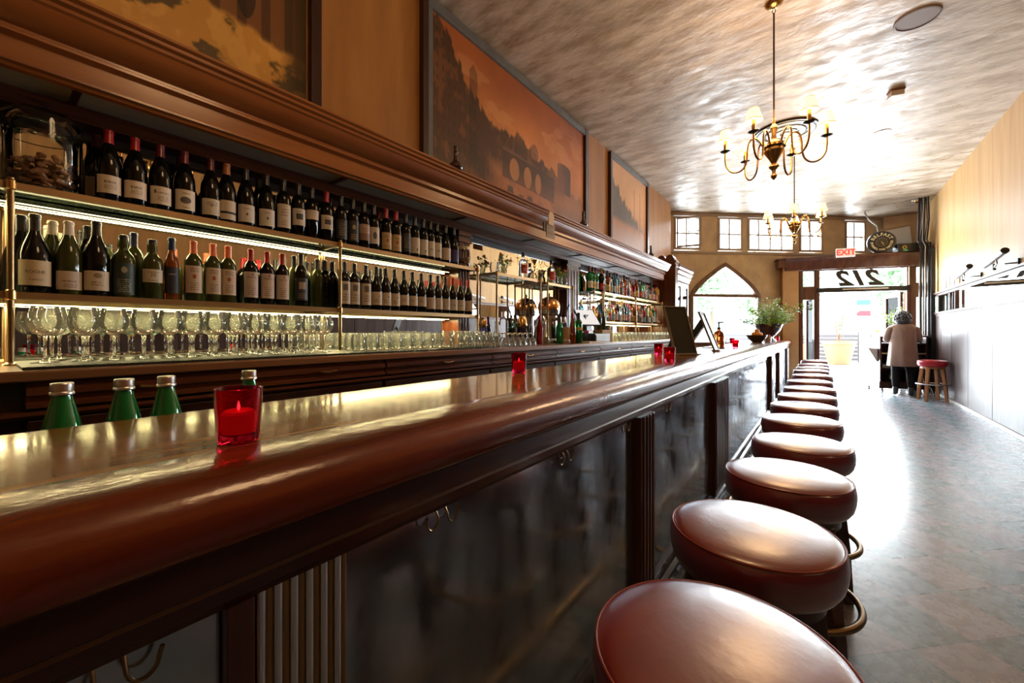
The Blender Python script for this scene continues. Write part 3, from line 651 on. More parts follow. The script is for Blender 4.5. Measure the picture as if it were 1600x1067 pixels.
for j in range(6):
    q = .233 + j * .0215
    part('flute', bp_(MB().tube([(-.594, q, PZ0), (-.594, q, PZ1)], .0058, 10)), M['flute_metal'], fl, label='polished metal flute')
    if j < 6: part('flute', bp_(MB().tube([(-.596, q + .0108, PZ0), (-.596, q + .0108, PZ1)], .0052, 10)), M['flute_brass'], fl, label='brass coloured flute')
fr = part('foot_rail', bp_(MB().tube([(-.44, BY0, .20), (-.44, BY1, .20)], .019, 14)), M['old_brass'], bar)
for k in range(10):
    y = -.6 + k * 1.4
    part('bracket', bp_(MB().tube([(-.555, y, .06), (-.50, y, .075), (-.455, y, .12), (-.44, y, .20)], [.012, .012, .013, .02], 10).ball((-.44, y, .20), .027, 10)), M['old_brass'], fr)
# bag hooks under the apron
hk = [(.087, 'nearest the camera, at the lower left corner of the photo'), (.552, 'under the bar edge above the first black panel'), (1.033, 'above the middle of the first black panel'), (1.485, 'at the far end of the first black panel'), (2.014, 'at the start of the second black panel'), (2.518, 'above the far half of the second black panel')]
def hook_mb(s):
    m = MB(); pts = [(0, s * .014 + .0 * a, 0) for a in (0,)]
    pts = [(.012, s * (.012 + .014 - .014 * math.cos(a)) , -.012 - .020 * math.sin(a)) for a in [PI * i / 10 for i in range(11)]]
    return m.tube([(0, s * .012, .006)] + pts + [(.014, s * .042, -.004)], .0023, 8)
for y, d in hk:
    t = thing('bag_hook', 'double brass bag hook ' + d, 'hook', (-.596, y, BZ - .172), 0, 'double bag hooks under the bar edge')
    part('plate', MB().box(-.002, .004, -.03, .03, 0, .010), M['old_brass'], t, 0)
    for s in (1, -1): part('hook', hook_mb(s), M['old_brass'], t)

# ================================================================== BAR STOOLS
def seat_profile():
    return [(.0005, .734), (.05, .7335), (.10, .731), (.14, .7265), (.168, .7215), (.183, .7165), (.1885, .7125), (.193, .703), (.1955, .688), (.196, .672), (.194, .652), (.189, .633), (.179, .618), (.166, .609), (.14, .605), (.0005, .605)]
def make_stool(lg, leather, label, loc, rz, group):
    t = thing('bar_stool', label, 'stool', loc, rz, group)
    put('seat', cached('seat', 'seat', leather, lambda: MB().lathe(seat_profile(), 72), 50), t)
    put('piping', cached('piping', 'piping', M['piping'], lambda: MB().tube([(.1895 * math.cos(2 * PI * i / 72), .1895 * math.sin(2 * PI * i / 72), .7125) for i in range(72)], .0024, 8, closed=True)), t)
    put('seat_base', cached('sbase', 'seat_base', lg, lambda: MB().lathe([(.0005, .606), (.155, .606), (.155, .575), (.0005, .575)], 40)), t)
    for k in range(4):
        a = PI / 4 + k * PI / 2
        def lm(a=a):
            c, s = math.cos(a), math.sin(a); v = []
            for r, z, w in ((.195, 0, .019), (.175, .25, .022), (.135, .59, .024)):
                for dr, dt in ((-w, -w), (w, -w), (w, w), (-w, w)): v.append(((r + dr) * c - dt * s, (r + dr) * s + dt * c, z))
            f = [(0, 3, 2, 1), (8, 9, 10, 11)] + [(j * 4 + i, j * 4 + (i + 1) % 4, j * 4 + 4 + (i + 1) % 4, j * 4 + 4 + i) for j in (0, 1) for i in range(4)]
            return MB().add(v, f)
        put('leg', cached('leg%d' % k, 'leg', lg, lm, 20), t, bevel=.003)
    put('foot_ring', cached('fring', 'foot_ring', M['old_brass'] if lg is M['leg_dark'] else M['steel'], lambda: MB().tube([(.208 * math.cos(2 * PI * i / 64), .208 * math.sin(2 * PI * i / 64), .30) for i in range(64)], .011, 12, closed=True)), t)
    return t
ST = [(-.13, .715), (-.142, 1.212), (-.10, 1.757), (-.075, 2.29), (-.094, 2.88), (-.097, 3.45), (-.092, 3.99), (-.085, 4.55), (-.097, 5.20), (-.084, 5.95), (-.108, 6.68), (-.10, 7.26), (-.10, 7.95), (-.10, 9.0)]
ordn = ['nearest', 'second', 'third', 'fourth', 'fifth', 'sixth', 'seventh', 'eighth', 'ninth', 'tenth', 'eleventh', 'twelfth', 'thirteenth', 'farthest']
for i, (x, y) in enumerate(ST):
    lab = {0: 'oxblood leather bar stool nearest the camera, cut by the bottom of the photo', 13: 'oxblood leather bar stool farthest along the bar, last of the row'}.get(i, 'oxblood leather bar stool, %s in the row from the camera' % ordn[i])
    make_stool(M['leg_dark'], M['leather'], lab, (x, y, 0), random.uniform(-.3, .3), 'red leather stools along the bar')
make_stool(M['leg_oak'], M['leather_red'], 'bright red stool with oak legs standing by the right wall near the door', (1.575, 10.3, 0), .25, None)

# ================================================================== THINGS ON THE BAR
def votive(x, y, label, s=1.0, lit=True):
    t = thing('votive_candle', label, 'candle', (x, y, BZ + .001), 0, 'red glass candles on the bar')
    def gl():
        return MB().lathe([(.0005, 0), (.0265, 0), (.0285, .004), (.0325, .080), (.0328, .0825), (.0315, .083), (.0300, .080), (.0262, .016), (.024, .013), (.0005, .013)], 40)
    put('glass', cached('vgl', 'glass', M['red_glass'], gl, 60), t)
    put('wax', cached('wax', 'wax', M['wax'], lambda: MB().lathe([(.0005, .0135), (.0225, .0135), (.0235, .043), (.019, .047), (.006, .044), (.0005, .044)], 30)), t)
    put('flame', cached('flm', 'flame', M['flame'], lambda: MB().lathe([(.0003, .046), (.0022, .050), (.0018, .055), (.0003, .061)], 12)), t)
    return t
votive(-.722, .252, 'red glass votive candle nearest the camera on the bar edge')
votive(-1.005, 1.38, 'red glass votive candle alone by the back edge midway along the bar')
votive(-.70, 2.44, 'red glass votive candle in front of the tall dark menu board')
votive(-.985, 3.15, 'red glass votive candle behind another, left of the menu board foot')
votive(-.74, 5.0, 'red glass votive candle before the bowl of oranges')
votive(-1.02, 6.6, 'small distant red votive candle left of the bowl of oranges')
votive(-.72, 10.1, 'tiny red votive candle at the far end of the bar beyond the plant')
# tilted boards
def menu_board(name, label, loc, rz, w, h, lean, stay, sw, reach):
    t = thing(name, label, 'menu board', loc, rz)
    R_ = Matrix.Rotation(lean, 4, 'X')
    part('board', MB().box(-w / 2 + .008, w / 2 - .008, -.004, .004, .008, h - .008).xf(R_), M['board'], t, 0)
    f = MB()
    for q in ((-w / 2, w / 2, 0, .012), (-w / 2, w / 2, h - .012, h), (-w / 2, -w / 2 + .012, .012, h - .012), (w / 2 - .012, w / 2, .012, h - .012)): f.box(q[0], q[1], -.012, .006, q[2], q[3])
    part('frame', f.xf(R_), M['board_edge'], t, 0, bevel=.002)
    part('foot', MB().box(-w / 2, w / 2, -.045, .03, 0, .012), M['board_edge'], t, 0, bevel=.002)
    hy, hz = math.sin(-lean) * h * stay, math.cos(lean) * h * stay
    part('stay', MB().add([(-sw, hy, hz), (sw, hy, hz), (sw, hy + sw * .9 + .003, hz + sw * .9 + .01), (-sw, hy + sw * .9 + .003, hz + sw * .9 + .01), (-sw, hy + reach, .002), (sw, hy + reach, .002), (sw, hy + reach + sw * .9, sw * .7 + .005), (-sw, hy + reach + sw * .9, sw * .7 + .005)], [(0, 1, 2, 3), (7, 6, 5, 4), (0, 4, 5, 1), (1, 5, 6, 2), (2, 6, 7, 3), (3, 7, 4, 0)]), M['board'], t, 0)
    return t
menu_board('menu_board', 'tall dark board in a taupe frame, the nearer of two leaning back on the bar', (-.795, 3.18, BZ + .001), 1.0, .21, .385, -.33, .6, .01, .12)
menu_board('menu_board', 'thin board seen edge-on with its dark prop, behind the nearer tall board', (-.765, 4.12, BZ + .001), 1.58, .21, .38, -.36, .68, .04, .16)
t = thing('pump_bottle', 'amber glass pump bottle on a dark tray beside the tablet', 'bottle', (-.90, 4.98, BZ + .008))
part('body', MB().lathe([(.0005, 0), (.052, 0), (.055, .01), (.055, .06), (.048, .075), (.052, .09), (.052, .14), (.040, .165), (.016, .18), (.016, .195), (.0005, .195)], 32), M['btl_amber'], t)
part('pump', MB().tube([(0, 0, .19), (0, 0, .27)], .007, 10).box(-.01, .05, -.008, .008, .262, .276).lathe([(.018, .19), (.018, .215), (.0005, .215)], 16), M['board'], t)
tr = part('drinks_tray', MB().box(-1.03, -.80, 4.75, 5.6, BZ, BZ + .008), M['blackish'], None, 0, bevel=.004); tag(tr, 'long dark tray on the bar under the amber pump bottle', 'tray')
bowl_p = lambda r, h: [(.0005, 0), (r * .45, 0), (r * .5, h * .06), (r * .8, h * .45), (r, h), (r * .97, h), (r * .76, h * .48), (r * .4, h * .12), (.0005, h * .1)]
t = thing('fruit_bowl', 'dark bowl holding oranges on the bar left of the plant bowl', 'bowl', (-.86, 7.95, BZ)); part('bowl', MB().lathe(bowl_p(.155, .12), 36), mat('dark_bowl', (.04, .025, .02), .3), t)
rnd = random.Random(3)
opos = [(0, 0, .062), (.078, .01, .085), (-.075, .02, .085), (.02, .08, .083), (0, -.082, .083), (.045, .03, .135), (-.04, -.015, .138), (.02, -.05, .137), (0, .0, .19)]
dsc = ['at the bottom centre of the bowl', 'at the right of the lower layer', 'at the left of the lower layer', 'at the far side of the lower layer', 'at the near side of the lower layer', 'on the right of the upper layer', 'on the left of the upper layer', 'at the front of the upper layer', 'topmost on the heap']
for p, d_ in zip(opos, dsc):
    o = put('orange', cached('orange', 'orange', M['orange'], lambda: MB().ball((0, 0, 0), .037, 12)), None, (-.86 + p[0], 7.95 + p[1], BZ + p[2]))
    tag(o, 'orange ' + d_ + ' on the bar', 'orange', 'oranges in the dark bowl')
t = thing('footed_bowl', 'wide dark bowl on a tall glass foot near the end of the bar', 'bowl', (-.82, 9.4, BZ))
part('bowl', MB().lathe([(r, z + .10) for r, z in bowl_p(.245, .23)], 44), mat('aubergine_bowl', (.05, .02, .028), .3), t)
part('foot', MB().lathe([(.0005, 0), (.14, 0), (.12, .02), (.08, .06), (.10, .105), (.0005, .105)], 32), M['steel'], t)
t = thing('foliage_arrangement', 'leafy green and pale branches arranged in the dark footed bowl', 'plant', (-.82, 9.4, BZ + .16))
rnd = random.Random(11); st = MB(); f1 = MB(); f2 = MB()
for i in range(76):
    a = rnd.random() * 2 * PI; h = rnd.uniform(.25, .72); r = rnd.uniform(.1, .58)
    if i < 3: a, r, h = (.0, .2, -.5)[i] - .1, .72, .62
    p0 = Vector((.1 * math.cos(a), .1 * math.sin(a), .04)); p1 = Vector((r * .45 * math.cos(a), r * .45 * math.sin(a), h * .6)); p2 = Vector((r * math.cos(a), r * math.sin(a), h * (1 if r < .3 else .8)))
    st.tube([p0, p1, p2], [.005, .004, .0015], 5)
    for j in range(34):
        f = rnd.random(); q = p0.lerp(p1, f * 2) if f < .5 else p1.lerp(p2, f * 2 - 1)
        leafq(f1 if (i % 5) else f2, q + Vector((rnd.gauss(0, .03),) * 1 + (rnd.gauss(0, .03), rnd.gauss(0, .03))), rnd, rnd.uniform(.018, .034), .38)
part('stem', st, M['bark'], t); part('leaves', f1, M['leaf'], t, 0); part('pale_leaves', f2, M['leaf_pale'], t, 0, label='pale whitish leaves')
BOT = {}
def bottle_profile(kind):
    return {
     'bordeaux': [(.0005, 0), (.034, 0), (.0375, .004), (.0378, .19), (.036, .205), (.028, .222), (.0165, .236), (.0145, .245), (.0140, .300)],
     'burgundy': [(.0005, 0), (.038, 0), (.0412, .005), (.0415, .150), (.039, .175), (.032, .200), (.023, .225), (.0165, .245), (.0145, .262), (.0140, .300)],
     'fat': [(.0005, 0), (.044, 0), (.0475, .005), (.048, .125), (.046, .150), (.038, .180), (.026, .212), (.0178, .235), (.0160, .252), (.0155, .305)],
     'port': [(.0005, 0), (.036, 0), (.0392, .005), (.0398, .165), (.036, .185), (.025, .20), (.0175, .212), (.020, .225), (.0185, .245), (.0165, .262), (.0155, .272)],
     'slim': [(.0005, 0), (.026, 0), (.0295, .005), (.0285, .17), (.024, .19), (.0165, .21), (.0135, .225), (.013, .285)],
     'water': [(.0005, 0), (.030, 0), (.0325, .004), (.0325, .10), (.030, .125), (.0235, .155), (.0165, .185), (.0138, .20), (.0138, .214)],
     'spirit': [(.0005, 0), (.036, 0), (.0385, .004), (.0385, .18), (.035, .20), (.022, .215), (.0145, .225), (.0135, .235), (.0135, .275)],
     'square': [(.0005, 0), (.040, 0), (.042, .004), (.043, .13), (.041, .155), (.024, .17), (.0150, .178), (.0145, .19), (.0145, .235)],
     'tall': [(.0005, 0), (.032, 0), (.034, .004), (.034, .17), (.030, .20), (.018, .235), (.0145, .26), (.0135, .32)],
     'pot': [(.0005, 0), (.044, 0), (.048, .006), (.050, .07), (.046, .10), (.030, .125), (.0165, .14), (.0145, .155), (.0145, .21)]}[kind]
CAPH = {'bordeaux': .062, 'burgundy': .055, 'fat': .062, 'port': .02, 'slim': .055, 'water': .02, 'spirit': .03, 'square': .035, 'tall': .05, 'pot': .03}
def bottle(kind, glass, cap, labels, loc, label, group=None, sc=1.0, rz=None, simple=False, name='wine_bottle', text=None, cat='bottle'):
    """labels: list of (z0, z1, half angle, key)"""
    P = bottle_profile(kind); top = P[-1][1]
    t = thing(name, label, cat, loc, 0, group); t.scale = (sc,) * 3
    # labels face the room, a little towards the camera
    face = math.atan2(-loc[1], -loc[0]) * .55 if rz is None else rz
    t.rotation_euler = (0, 0, face)
    put('glass_body', cached('b' + kind, 'glass_body', glass, lambda: MB().lathe(P + [(.0005, top)], 28 if not simple else 16), 50), t)
    ch = CAPH[kind]
    def capm():
        q = [(r + .0011, z) for r, z in P if z >= top - ch]; z0 = top - ch
        lo = [p for p in P if p[1] < z0][-1]; hi = [p for p in P if p[1] >= z0][0]; f = (z0 - lo[1]) / max(1e-6, hi[1] - lo[1]); r0 = lo[0] + (hi[0] - lo[0]) * f + .0011
        rt_ = P[-1][0] + .0012
        pr = [(r0, z0)] + q[:-1] + [(rt_, top - .012), (rt_ + .0015, top - .011), (rt_ + .0015, top - .004), (rt_, top - .003), (rt_, top + .0022), (rt_ - .002, top + .003), (.0005, top + .003)]
        pr.sort(key=lambda p: (p[1], -p[0])) if False else None
        return MB().lathe(pr, 24 if not simple else 14)
    if cap: put('capsule', cached('c' + kind, 'capsule', M['cap_' + cap], capm, 40), t)
    for j, (z0, z1, ha, key) in enumerate(labels):
        lmt = L[key]
        def lb(z0=z0, z1=z1, ha=ha):
            mb = MB(); n = 16 if not simple else 8; mb.uv = []
            def rad(z):
                for (ra, za), (rb, zb) in zip(P, P[1:]):
                    if za <= z <= zb and zb > za: return ra + (rb - ra) * (z - za) / (zb - za)
                return P[-1][0]
            rows = [z0 + (z1 - z0) * r / 3 for r in range(4)]
            for zi, z in enumerate(rows):
                for i in range(n + 1):
                    a = -ha + 2 * ha * i / n; r = rad(z) + .0007; mb.v.append((r * math.cos(a), r * math.sin(a), z)); mb.uv.append((i / n, zi / 3))
            for zi in range(3):
                for i in range(n): q = zi * (n + 1) + i; mb.f.append((q, q + 1, q + n + 2, q + n + 1))
            return mb
        put('paper_label', cached('l%s%.3f%.3f%.2f' % (kind, z0, z1, ha), 'paper_label', lmt, lb, 60), t)
    if text:
        s_, sz, z, col = text
        tm = text_mb(s_, sz, .0004); r = .0008 + max(p[0] for p in P) + .0004
        tm.v = [(r * math.cos(x / r), r * math.sin(x / r), z + y) for x, y, _ in tm.v]
        part('lettering', tm, M[col], t, 0)
    return t
# water bottles on the ledge behind the bar
ug = thing('under_bar_ledge', 'low steel ledge fixed behind the back edge of the bar', 'ledge', (-1.17, 0, .90))
part('shelf', MB().box(-.10, .15, BY0, 3.0, -.02, 0), M['steel'], ug, 0); part('lip', MB().box(-.11, -.10, BY0, 3.0, -.02, .03), M['steel'], ug, 0)
for (x, y, z, d) in ((-1.17, y_at(97, -1.17), .906, 'leftmost of the four behind the bar'), (-1.17, y_at(194, -1.17), .906, 'second from the left behind the bar'), (-1.17, y_at(260, -1.17), .906, 'third from the left behind the bar'), (-1.17, y_at(389, -1.17), .906, 'rising behind the nearest red candle')):
    t = thing('water_bottle', 'green glass water bottle with a silver screw cap, ' + d, 'bottle', (x, y, z - .005), 0, 'green water bottles behind the bar')
    put('glass_body', cached('wb', 'glass_body', M['green_glass'], lambda: MB().lathe(bottle_profile('water') + [(.0005, .214)], 32), 50), t)
    put('screw_cap', cached('wc', 'screw_cap', M['alu'], lambda: MB().lathe([(.0165, .198), (.0175, .200), (.0170, .2035), (.0158, .205), (.0162, .207), (.0162, .2195), (.0150, .2215), (.0005, .222)], 32), 30), t)
for x, y, d in ((-.91, 9.33, 'left of the three'), (-.83, 9.28, 'middle of the three'), (-.74, 9.34, 'right of the three')):
    bottle('water', M['green_glass'], None, [], (x, y, BZ + .20), 'green bottle standing in the dark footed bowl among branches, ' + d, 'green bottles in the footed bowl', 1.1, name='green_bottle', simple=True)
for (x, y, r, h, m_, lb) in ((-.72, 8.1, .035, .13, 'cork', 'small brown pepper mill beside the bowl of oranges'), (-.76, 8.75, .045, .09, 'steel', 'small grey metal cup by the foot of the plant bowl'), (-1.0, 5.9, .03, .08, 'glass', 'small clear glass by the tray on the bar')):
    o = part('pepper_mill' if m_ == 'cork' else 'cup', MB().lathe([(.0005, 0), (r * .85, 0), (r * .8, h * .3), (r, h * .9), (r * .9, h), (.0005, h)], 20), M[m_], None, loc=(x, y, BZ)); tag(o, lb, 'pepper mill' if m_ == 'cork' else 'cup')
# ================================================================== BACK BAR
CT = 1.10; CF = -1.95; SX = -2.35; MX = -2.555
bb = thing('back_bar', 'carved mahogany back bar with drawers, fluted pilasters, mirrors and a deep cornice', 'back bar', (-2.3, 0, 0))
def bq(mb):
    for i, p in enumerate(mb.v): mb.v[i] = (p[0] + 2.3, p[1], p[2])
    return mb
Y0, Y1 = -1.3, 7.75
part('counter_top', bq(MB().prism([(-2.57, CT - .035), (-2.57, CT), (CF - .005, CT), (CF, CT - .006), (CF, CT - .03), (CF - .006, CT - .035)], Y0, Y1)), mat('back_counter_wood', (.20, .085, .035), .3, coat=.4, coat_rough=.15, noise=((9, .8, 9), (.30, .14, .06), .3, .75, 6)), bb, 30)
# drawers with a stepped front, and doors below
dsteps = [(-2.10, CT - .04), (CF - .025, CT - .04), (CF - .03, CT - .05), (CF - .012, CT - .056), (CF - .012, CT - .078), (CF - .025, CT - .084), (CF - .03, CT - .10), (CF - .012, CT - .106), (CF - .012, CT - .118), (CF - .04, CT - .125), (-2.10, CT - .125)]
dy = [Y0, -.45, .03, .10, .72, 1.42, 2.36, 3.30, 4.25, 5.2, 6.1, 6.95, Y1]
part('cabinet_body', bq(MB().box(-2.57, CF - .07, Y0, Y1, 0, CT - .04)), M['dark_wood'], bb, 0)
for a, b in zip(dy[:-1], dy[1:]):
    if b - a < .2: continue
    dr = part('drawer', bq(MB().prism(dsteps, a + .006, b - .006)), M['mahogany'], bb, 20)
    m_ = (a + b) / 2
    part('handle', bq(MB().tube([(CF - .012, m_ - .045, CT - .072), (CF + .006, m_ - .04, CT - .072), (CF + .008, m_, CT - .078), (CF + .006, m_ + .04, CT - .072), (CF - .012, m_ + .045, CT - .072)], .0045, 8)), M['brass'], dr)
    d = part('door', bq(MB().box(CF - .06, CF - .035, a + .01, b - .01, .10, CT - .16)), M['dark_wood'], bb, 0, bevel=.003)
    part('door_panel', bq(MB().box(CF - .036, CF - .028, a + .08, b - .08, .18, CT - .24)), M['mahogany'], d, 0, bevel=.004)
    part('knob', bq(MB().ball((CF - .022, b - .05, CT - .22), .013, 8)), M['brass'], d)
part('ledge_moulding', bq(MB().prism([(-2.10, CT - .13), (CF - .02, CT - .13), (CF - .02, CT - .142), (CF - .04, CT - .155), (-2.10, CT - .155)], Y0, Y1)), M['mahogany'], bb, 20)
# cornice
cpf = [(-2.565, 2.35), (-2.565, 2.40), (-2.10, 2.407), (-2.098, 2.395), (-2.112, 2.386), (-2.110, 2.372), (-2.126, 2.364), (-2.124, 2.350), (-2.134, 2.342), (-2.142, 2.320), (-2.160, 2.298), (-2.186, 2.280), (-2.205, 2.272), (-2.205, 2.262), (-2.196, 2.256), (-2.196, 2.246), (-2.214, 2.240), (-2.224, 2.236), (-2.228, 2.168), (-2.218, 2.163), (-2.218, 2.155), (-2.232, 2.150), (-2.238, 2.140), (-2.262, 2.138), (-2.262, 2.154), (-2.44, 2.20)]
part('cornice', bq(MB().prism(cpf, Y0, 7.42)), M['cornice'], bb, 28)
part('soffit', bq(MB().box(-2.45, -2.262, Y0, 7.42, 2.148, 2.152)), M['soffit_glass'], bb, 0)
for y in (-1.0, .25, 1.36, 2.41, 3.4, 4.42, 5.5, 6.6): part('soffit_batten', bq(MB().box(-2.44, -2.262, y - .012, y + .012, 2.140, 2.148)), M['dark_wood'], bb, 0)
part('beam', bq(MB().prism([(-2.56, 2.15), (-2.43, 2.15), (-2.43, 2.135), (-2.436, 2.128), (-2.436, 2.100), (-2.43, 2.094), (-2.43, 2.084), (-2.56, 2.084)], Y0, Y1)), M['mahogany'], bb, 20)
part('mirror_top_frame', bq(MB().box(-2.56, -2.54, Y0, Y1, 2.05, 2.084)), M['grey_frame'], bb, 0)
PIL = [(2.50, 2.64), (4.36, 4.66)]
my = [Y0, 2.50, 2.64, 4.36, 4.66, Y1]
for a, b in ((Y0, 2.50), (2.64, 4.36), (4.66, Y1)):
    part('mirror', bq(MB().box(-2.565, MX, a, b, CT + .002, 2.05)), M['mirror'], bb, 0)
for a, b in PIL:
    p = MB().box(-2.56, -2.455, a, b, CT, 2.09); n = 4
    for j in range(n): q = a + (b - a) * (j + .5) / n; p.box(-2.456, -2.448, q - .011, q + .011, CT + .10, 1.98)
    p.box(-2.56, -2.44, a - .012, b + .012, 1.99, 2.015); p.box(-2.56, -2.435, a - .016, b + .016, 2.045, 2.086); p.box(-2.56, -2.44, a - .01, b + .01, CT, CT + .09)
    part('pilaster', bq(p), M['mahogany_v'], bb, 0, bevel=.003)
# scalloped end column and the glazed cabinet beyond it
t = thing('end_column', 'tall reddish wooden end column with scalloped top at the far end of the back bar', 'column', (-2.36, 7.86, 0))
p = MB().box(-.20, .235, -.09, .09, 0, 2.42)
for i, (w, z0, z1) in enumerate(((.25, 2.42, 2.46), (.235, 2.46, 2.50), (.25, 2.50, 2.54), (.22, 2.54, 2.58))): p.box(-.20, w, -.10, .10, z0, z1)
part('shaft', p, M['mahogany_v'], t, 0, bevel=.006)
for x in (-.02, .13): part('scallop', MB().lathe([(.0005, -.085), (.07, -.085), (.07, .085), (.0005, .085)], 24, (x, 0, 2.58), axis=(0, 1, 0)), M['mahogany_v'], t)
gc = thing('glazed_cabinet', 'dark wooden cabinet with glass doors and white-shining cornice beyond the end column', 'cabinet', (-2.36, 8.02, 0))
part('body', MB().box(-.20, .16, -.025, .98, 0, 1.06), M['mahogany_v'], gc, 0, bevel=.004)
part('back', MB().box(-.20, -.17, -.04, .98, 1.06, 2.25), M['dark_wood'], gc, 0)
part('top_cornice', MB().prism([(-.2, 2.22), (.17, 2.22), (.18, 2.27), (.21, 2.30), (.21, 2.34), (.24, 2.38), (.24, 2.42), (.26, 2.45), (.26, 2.49), (-.2, 2.49)], -.04, 1.0), M['mahogany'], gc, 20)
for y0, y1 in ((-.03, .46), (.48, .97)):
    d = MB()
    for q in ((y0, y0 + .06, 1.08, 2.2), (y1 - .06, y1, 1.08, 2.2), (y0 + .06, y1 - .06, 1.08, 1.15), (y0 + .06, y1 - .06, 2.12, 2.2)): d.box(.13, .16, *q)
    d = part('door', d, M['mahogany_v'], gc, 0, bevel=.003); part('pane', MB().box(.143, .146, y0 + .06, y1 - .06, 1.15, 2.12), M['window_glass'], d, 0); part('knob', MB().ball((.17, y1 - .03 if y0 < 0 else y0 + .03, 1.6), .012, 8), M['brass'], d)
# turned finials standing on the cornice
for y, d in ((2.14, 'leftmost of three, in front of the large painting'), (4.15, 'middle of three, at the large painting right end'), (6.44, 'farthest of three, past the small painting')):
    o = part('turned_finial', MB().lathe([(.0005, 0), (.045, 0), (.052, .012), (.050, .03), (.035, .045), (.020, .06), (.016, .085), (.013, .12), (.017, .128), (.012, .137), (.014, .155), (.013, .168), (.0005, .174)], 28), M['dark_wood'], None, loc=(-2.13, y, 2.408))
    tag(o, 'dark turned finial on the cornice, ' + d, 'finial', 'finials on the cornice')
t = thing('wooden_tag', 'small wooden paddle sign hung on the cornice front by a dark clip', 'sign', (-2.09, 3.38, 2.13))
part('plaque', MB().box(0, .008, -.075, .075, 0, .15), mat('tag_wood', (.17, .10, .06), .5), t, 0, bevel=.003)
part('paddle', MB().poly([(0, 0)] * 1 + [(0, 0)] * 0 or [(0, 0)], 0, 0) if False else MB().add([(.009, -.05, .12), (.009, .04, .12), (.009, .045, .21), (.009, .03, .245), (.009, -.03, .25), (.009, -.05, .21), (.017, -.05, .12), (.017, .04, .12), (.017, .045, .21), (.017, .03, .245), (.017, -.03, .25), (.017, -.05, .21)], [(0, 5, 4, 3, 2, 1), (6, 7, 8, 9, 10, 11)] + [(i, (i + 1) % 6, 6 + (i + 1) % 6, 6 + i) for i in range(6)]), mat('tag_pale', (.55, .40, .22), .5), t, 0)
part('clip', MB().box(-.012, .0, -.11, -.078, .05, .13), M['blackish'], t, 0)
for j, w in enumerate(('SMILE WE ARE', 'ALL FAMILY')):
    part('lettering', text_mb(w, .024, .001).xf(Matrix.Translation((.0095, 0, .095 - j * .055)) @ Matrix.Rotation(PI / 2, 4, 'Z') @ Matrix.Rotation(PI / 2, 4, 'X')), M['gold_ink'], t, 0)

# ---- brass shelf units
UP, LO = 1.767, 1.368
def shelf_unit(name, label, y0, y1, posts, levels, x0=SX, x1=-2.535, post_r=.010, zbot=CT, full=True):
    t = thing(name, label, 'shelf unit', (x0, y0, zbot)); T = lambda mb: mb.xf(Matrix.Translation((-x0, -y0, -zbot)))
    for y in posts:
        p = part('post', T(MB().tube([(x0 + .012, y, zbot), (x0 + .012, y, levels[0] + .012)], post_r, 12).lathe([(.0005, 0), (post_r * 2.4, 0), (post_r * 2.2, .006), (post_r, .012)], 16, (x0 + .012, y, zbot))), M['old_brass'], t)
        for z in levels: part('collar', T(MB().lathe([(post_r, -.022), (post_r * 1.45, -.018), (post_r * 1.45, .012), (post_r, .016)], 16, (x0 + .012, y, z - .01))), M['brass'], p)
        part('back_post', T(MB().tube([(x1 + .0, y, zbot), (x1 + .0, y, levels[0])], post_r * .8, 10)), M['old_brass'], t)
    for z in levels:
        part('shelf_front_bar', T(MB().box(x0, x0 + .006, y0, y1, z - .026, z)), M['shelf_edge'], t, 0)
        for y in posts: part('cross_bar', T(MB().box(x0 + .006, x1, y - .006, y + .006, z - .024, z - .010)), M['old_brass'], t, 0)
        part('glass_shelf', T(MB().box(x1 - .01, x0 + .006, y0, y1, z - .009, z)) if False else T(MB().box(x1, x0 + .0, y0, y1, z - .009, z)), M['shelf_glass'], t, 0)
    return t
shelf_unit('brass_shelf', 'two tier brass and glass shelf lined with wine bottles, left of the back bar', -1.2, 2.62, (.09, 1.36, 2.61), (UP, LO))
shelf_unit('brass_shelf', 'two tier brass and glass shelf of spirit bottles, far end of back bar', 5.15, 7.68, (5.15, 6.35, 7.67), (UP, LO), post_r=.012)
shelf_unit('brass_etagere', 'small brass stand with a glass top, just right of the first fluted pilaster', 2.86, 3.60, (2.87, 3.59), (1.765,), post_r=.009)
shelf_unit('brass_etagere', 'small brass stand with a glass top beside the second pilaster', 3.72, 4.30, (3.73, 4.29), (1.757,), post_r=.009)
shelf_unit('brass_etagere', 'narrow brass stand holding three green bottles beside the spirit shelf', 4.84, 5.12, (4.85, 5.11), (1.757,), post_r=.009)
for (y0, y1, z, d) in ((-1.2, 2.46, UP, 'under the upper wine shelf'), (-1.2, 2.46, LO, 'under the lower wine shelf'), (5.18, 7.64, UP, 'under the upper spirit shelf'), (5.18, 7.64, LO, 'under the lower spirit shelf')):
    o = part('led_strip', MB().box(-2.530, -2.526, y0, y1, z - .040, z - .0365), M['led'], None, 0); light('shelf_strip_light', 'AREA', (-2.518, (y0 + y1) / 2, z - .045), (2.0 if z == UP else 4.8 if y0 < 0 else 3.5) * (y1 - y0), (1, .82, .40), .02, y1 - y0, (0, 0, 0)); tag(o, 'warm white light strip along the back, ' + d, 'light strip', None)
# mats
for (y0, y1, d) in ((.10, 1.30, 'under the wine glasses'), (1.30, 2.50, 'under the stemless glasses')):
    mt_ = MB().box(-2.52, -2.00, y0, y1, CT, CT + .009)
    for k in range(int((y1 - y0) / .03)): mt_.box(-2.0, -1.994, y0 + .03 * k + .008, y0 + .03 * k + .018, CT + .001, CT + .010)
    o = part('bar_mat', mt_, M['rubber'], None, 0); tag(o, 'black rubber bar mat ' + d + ' on the back counter', 'bar mat')

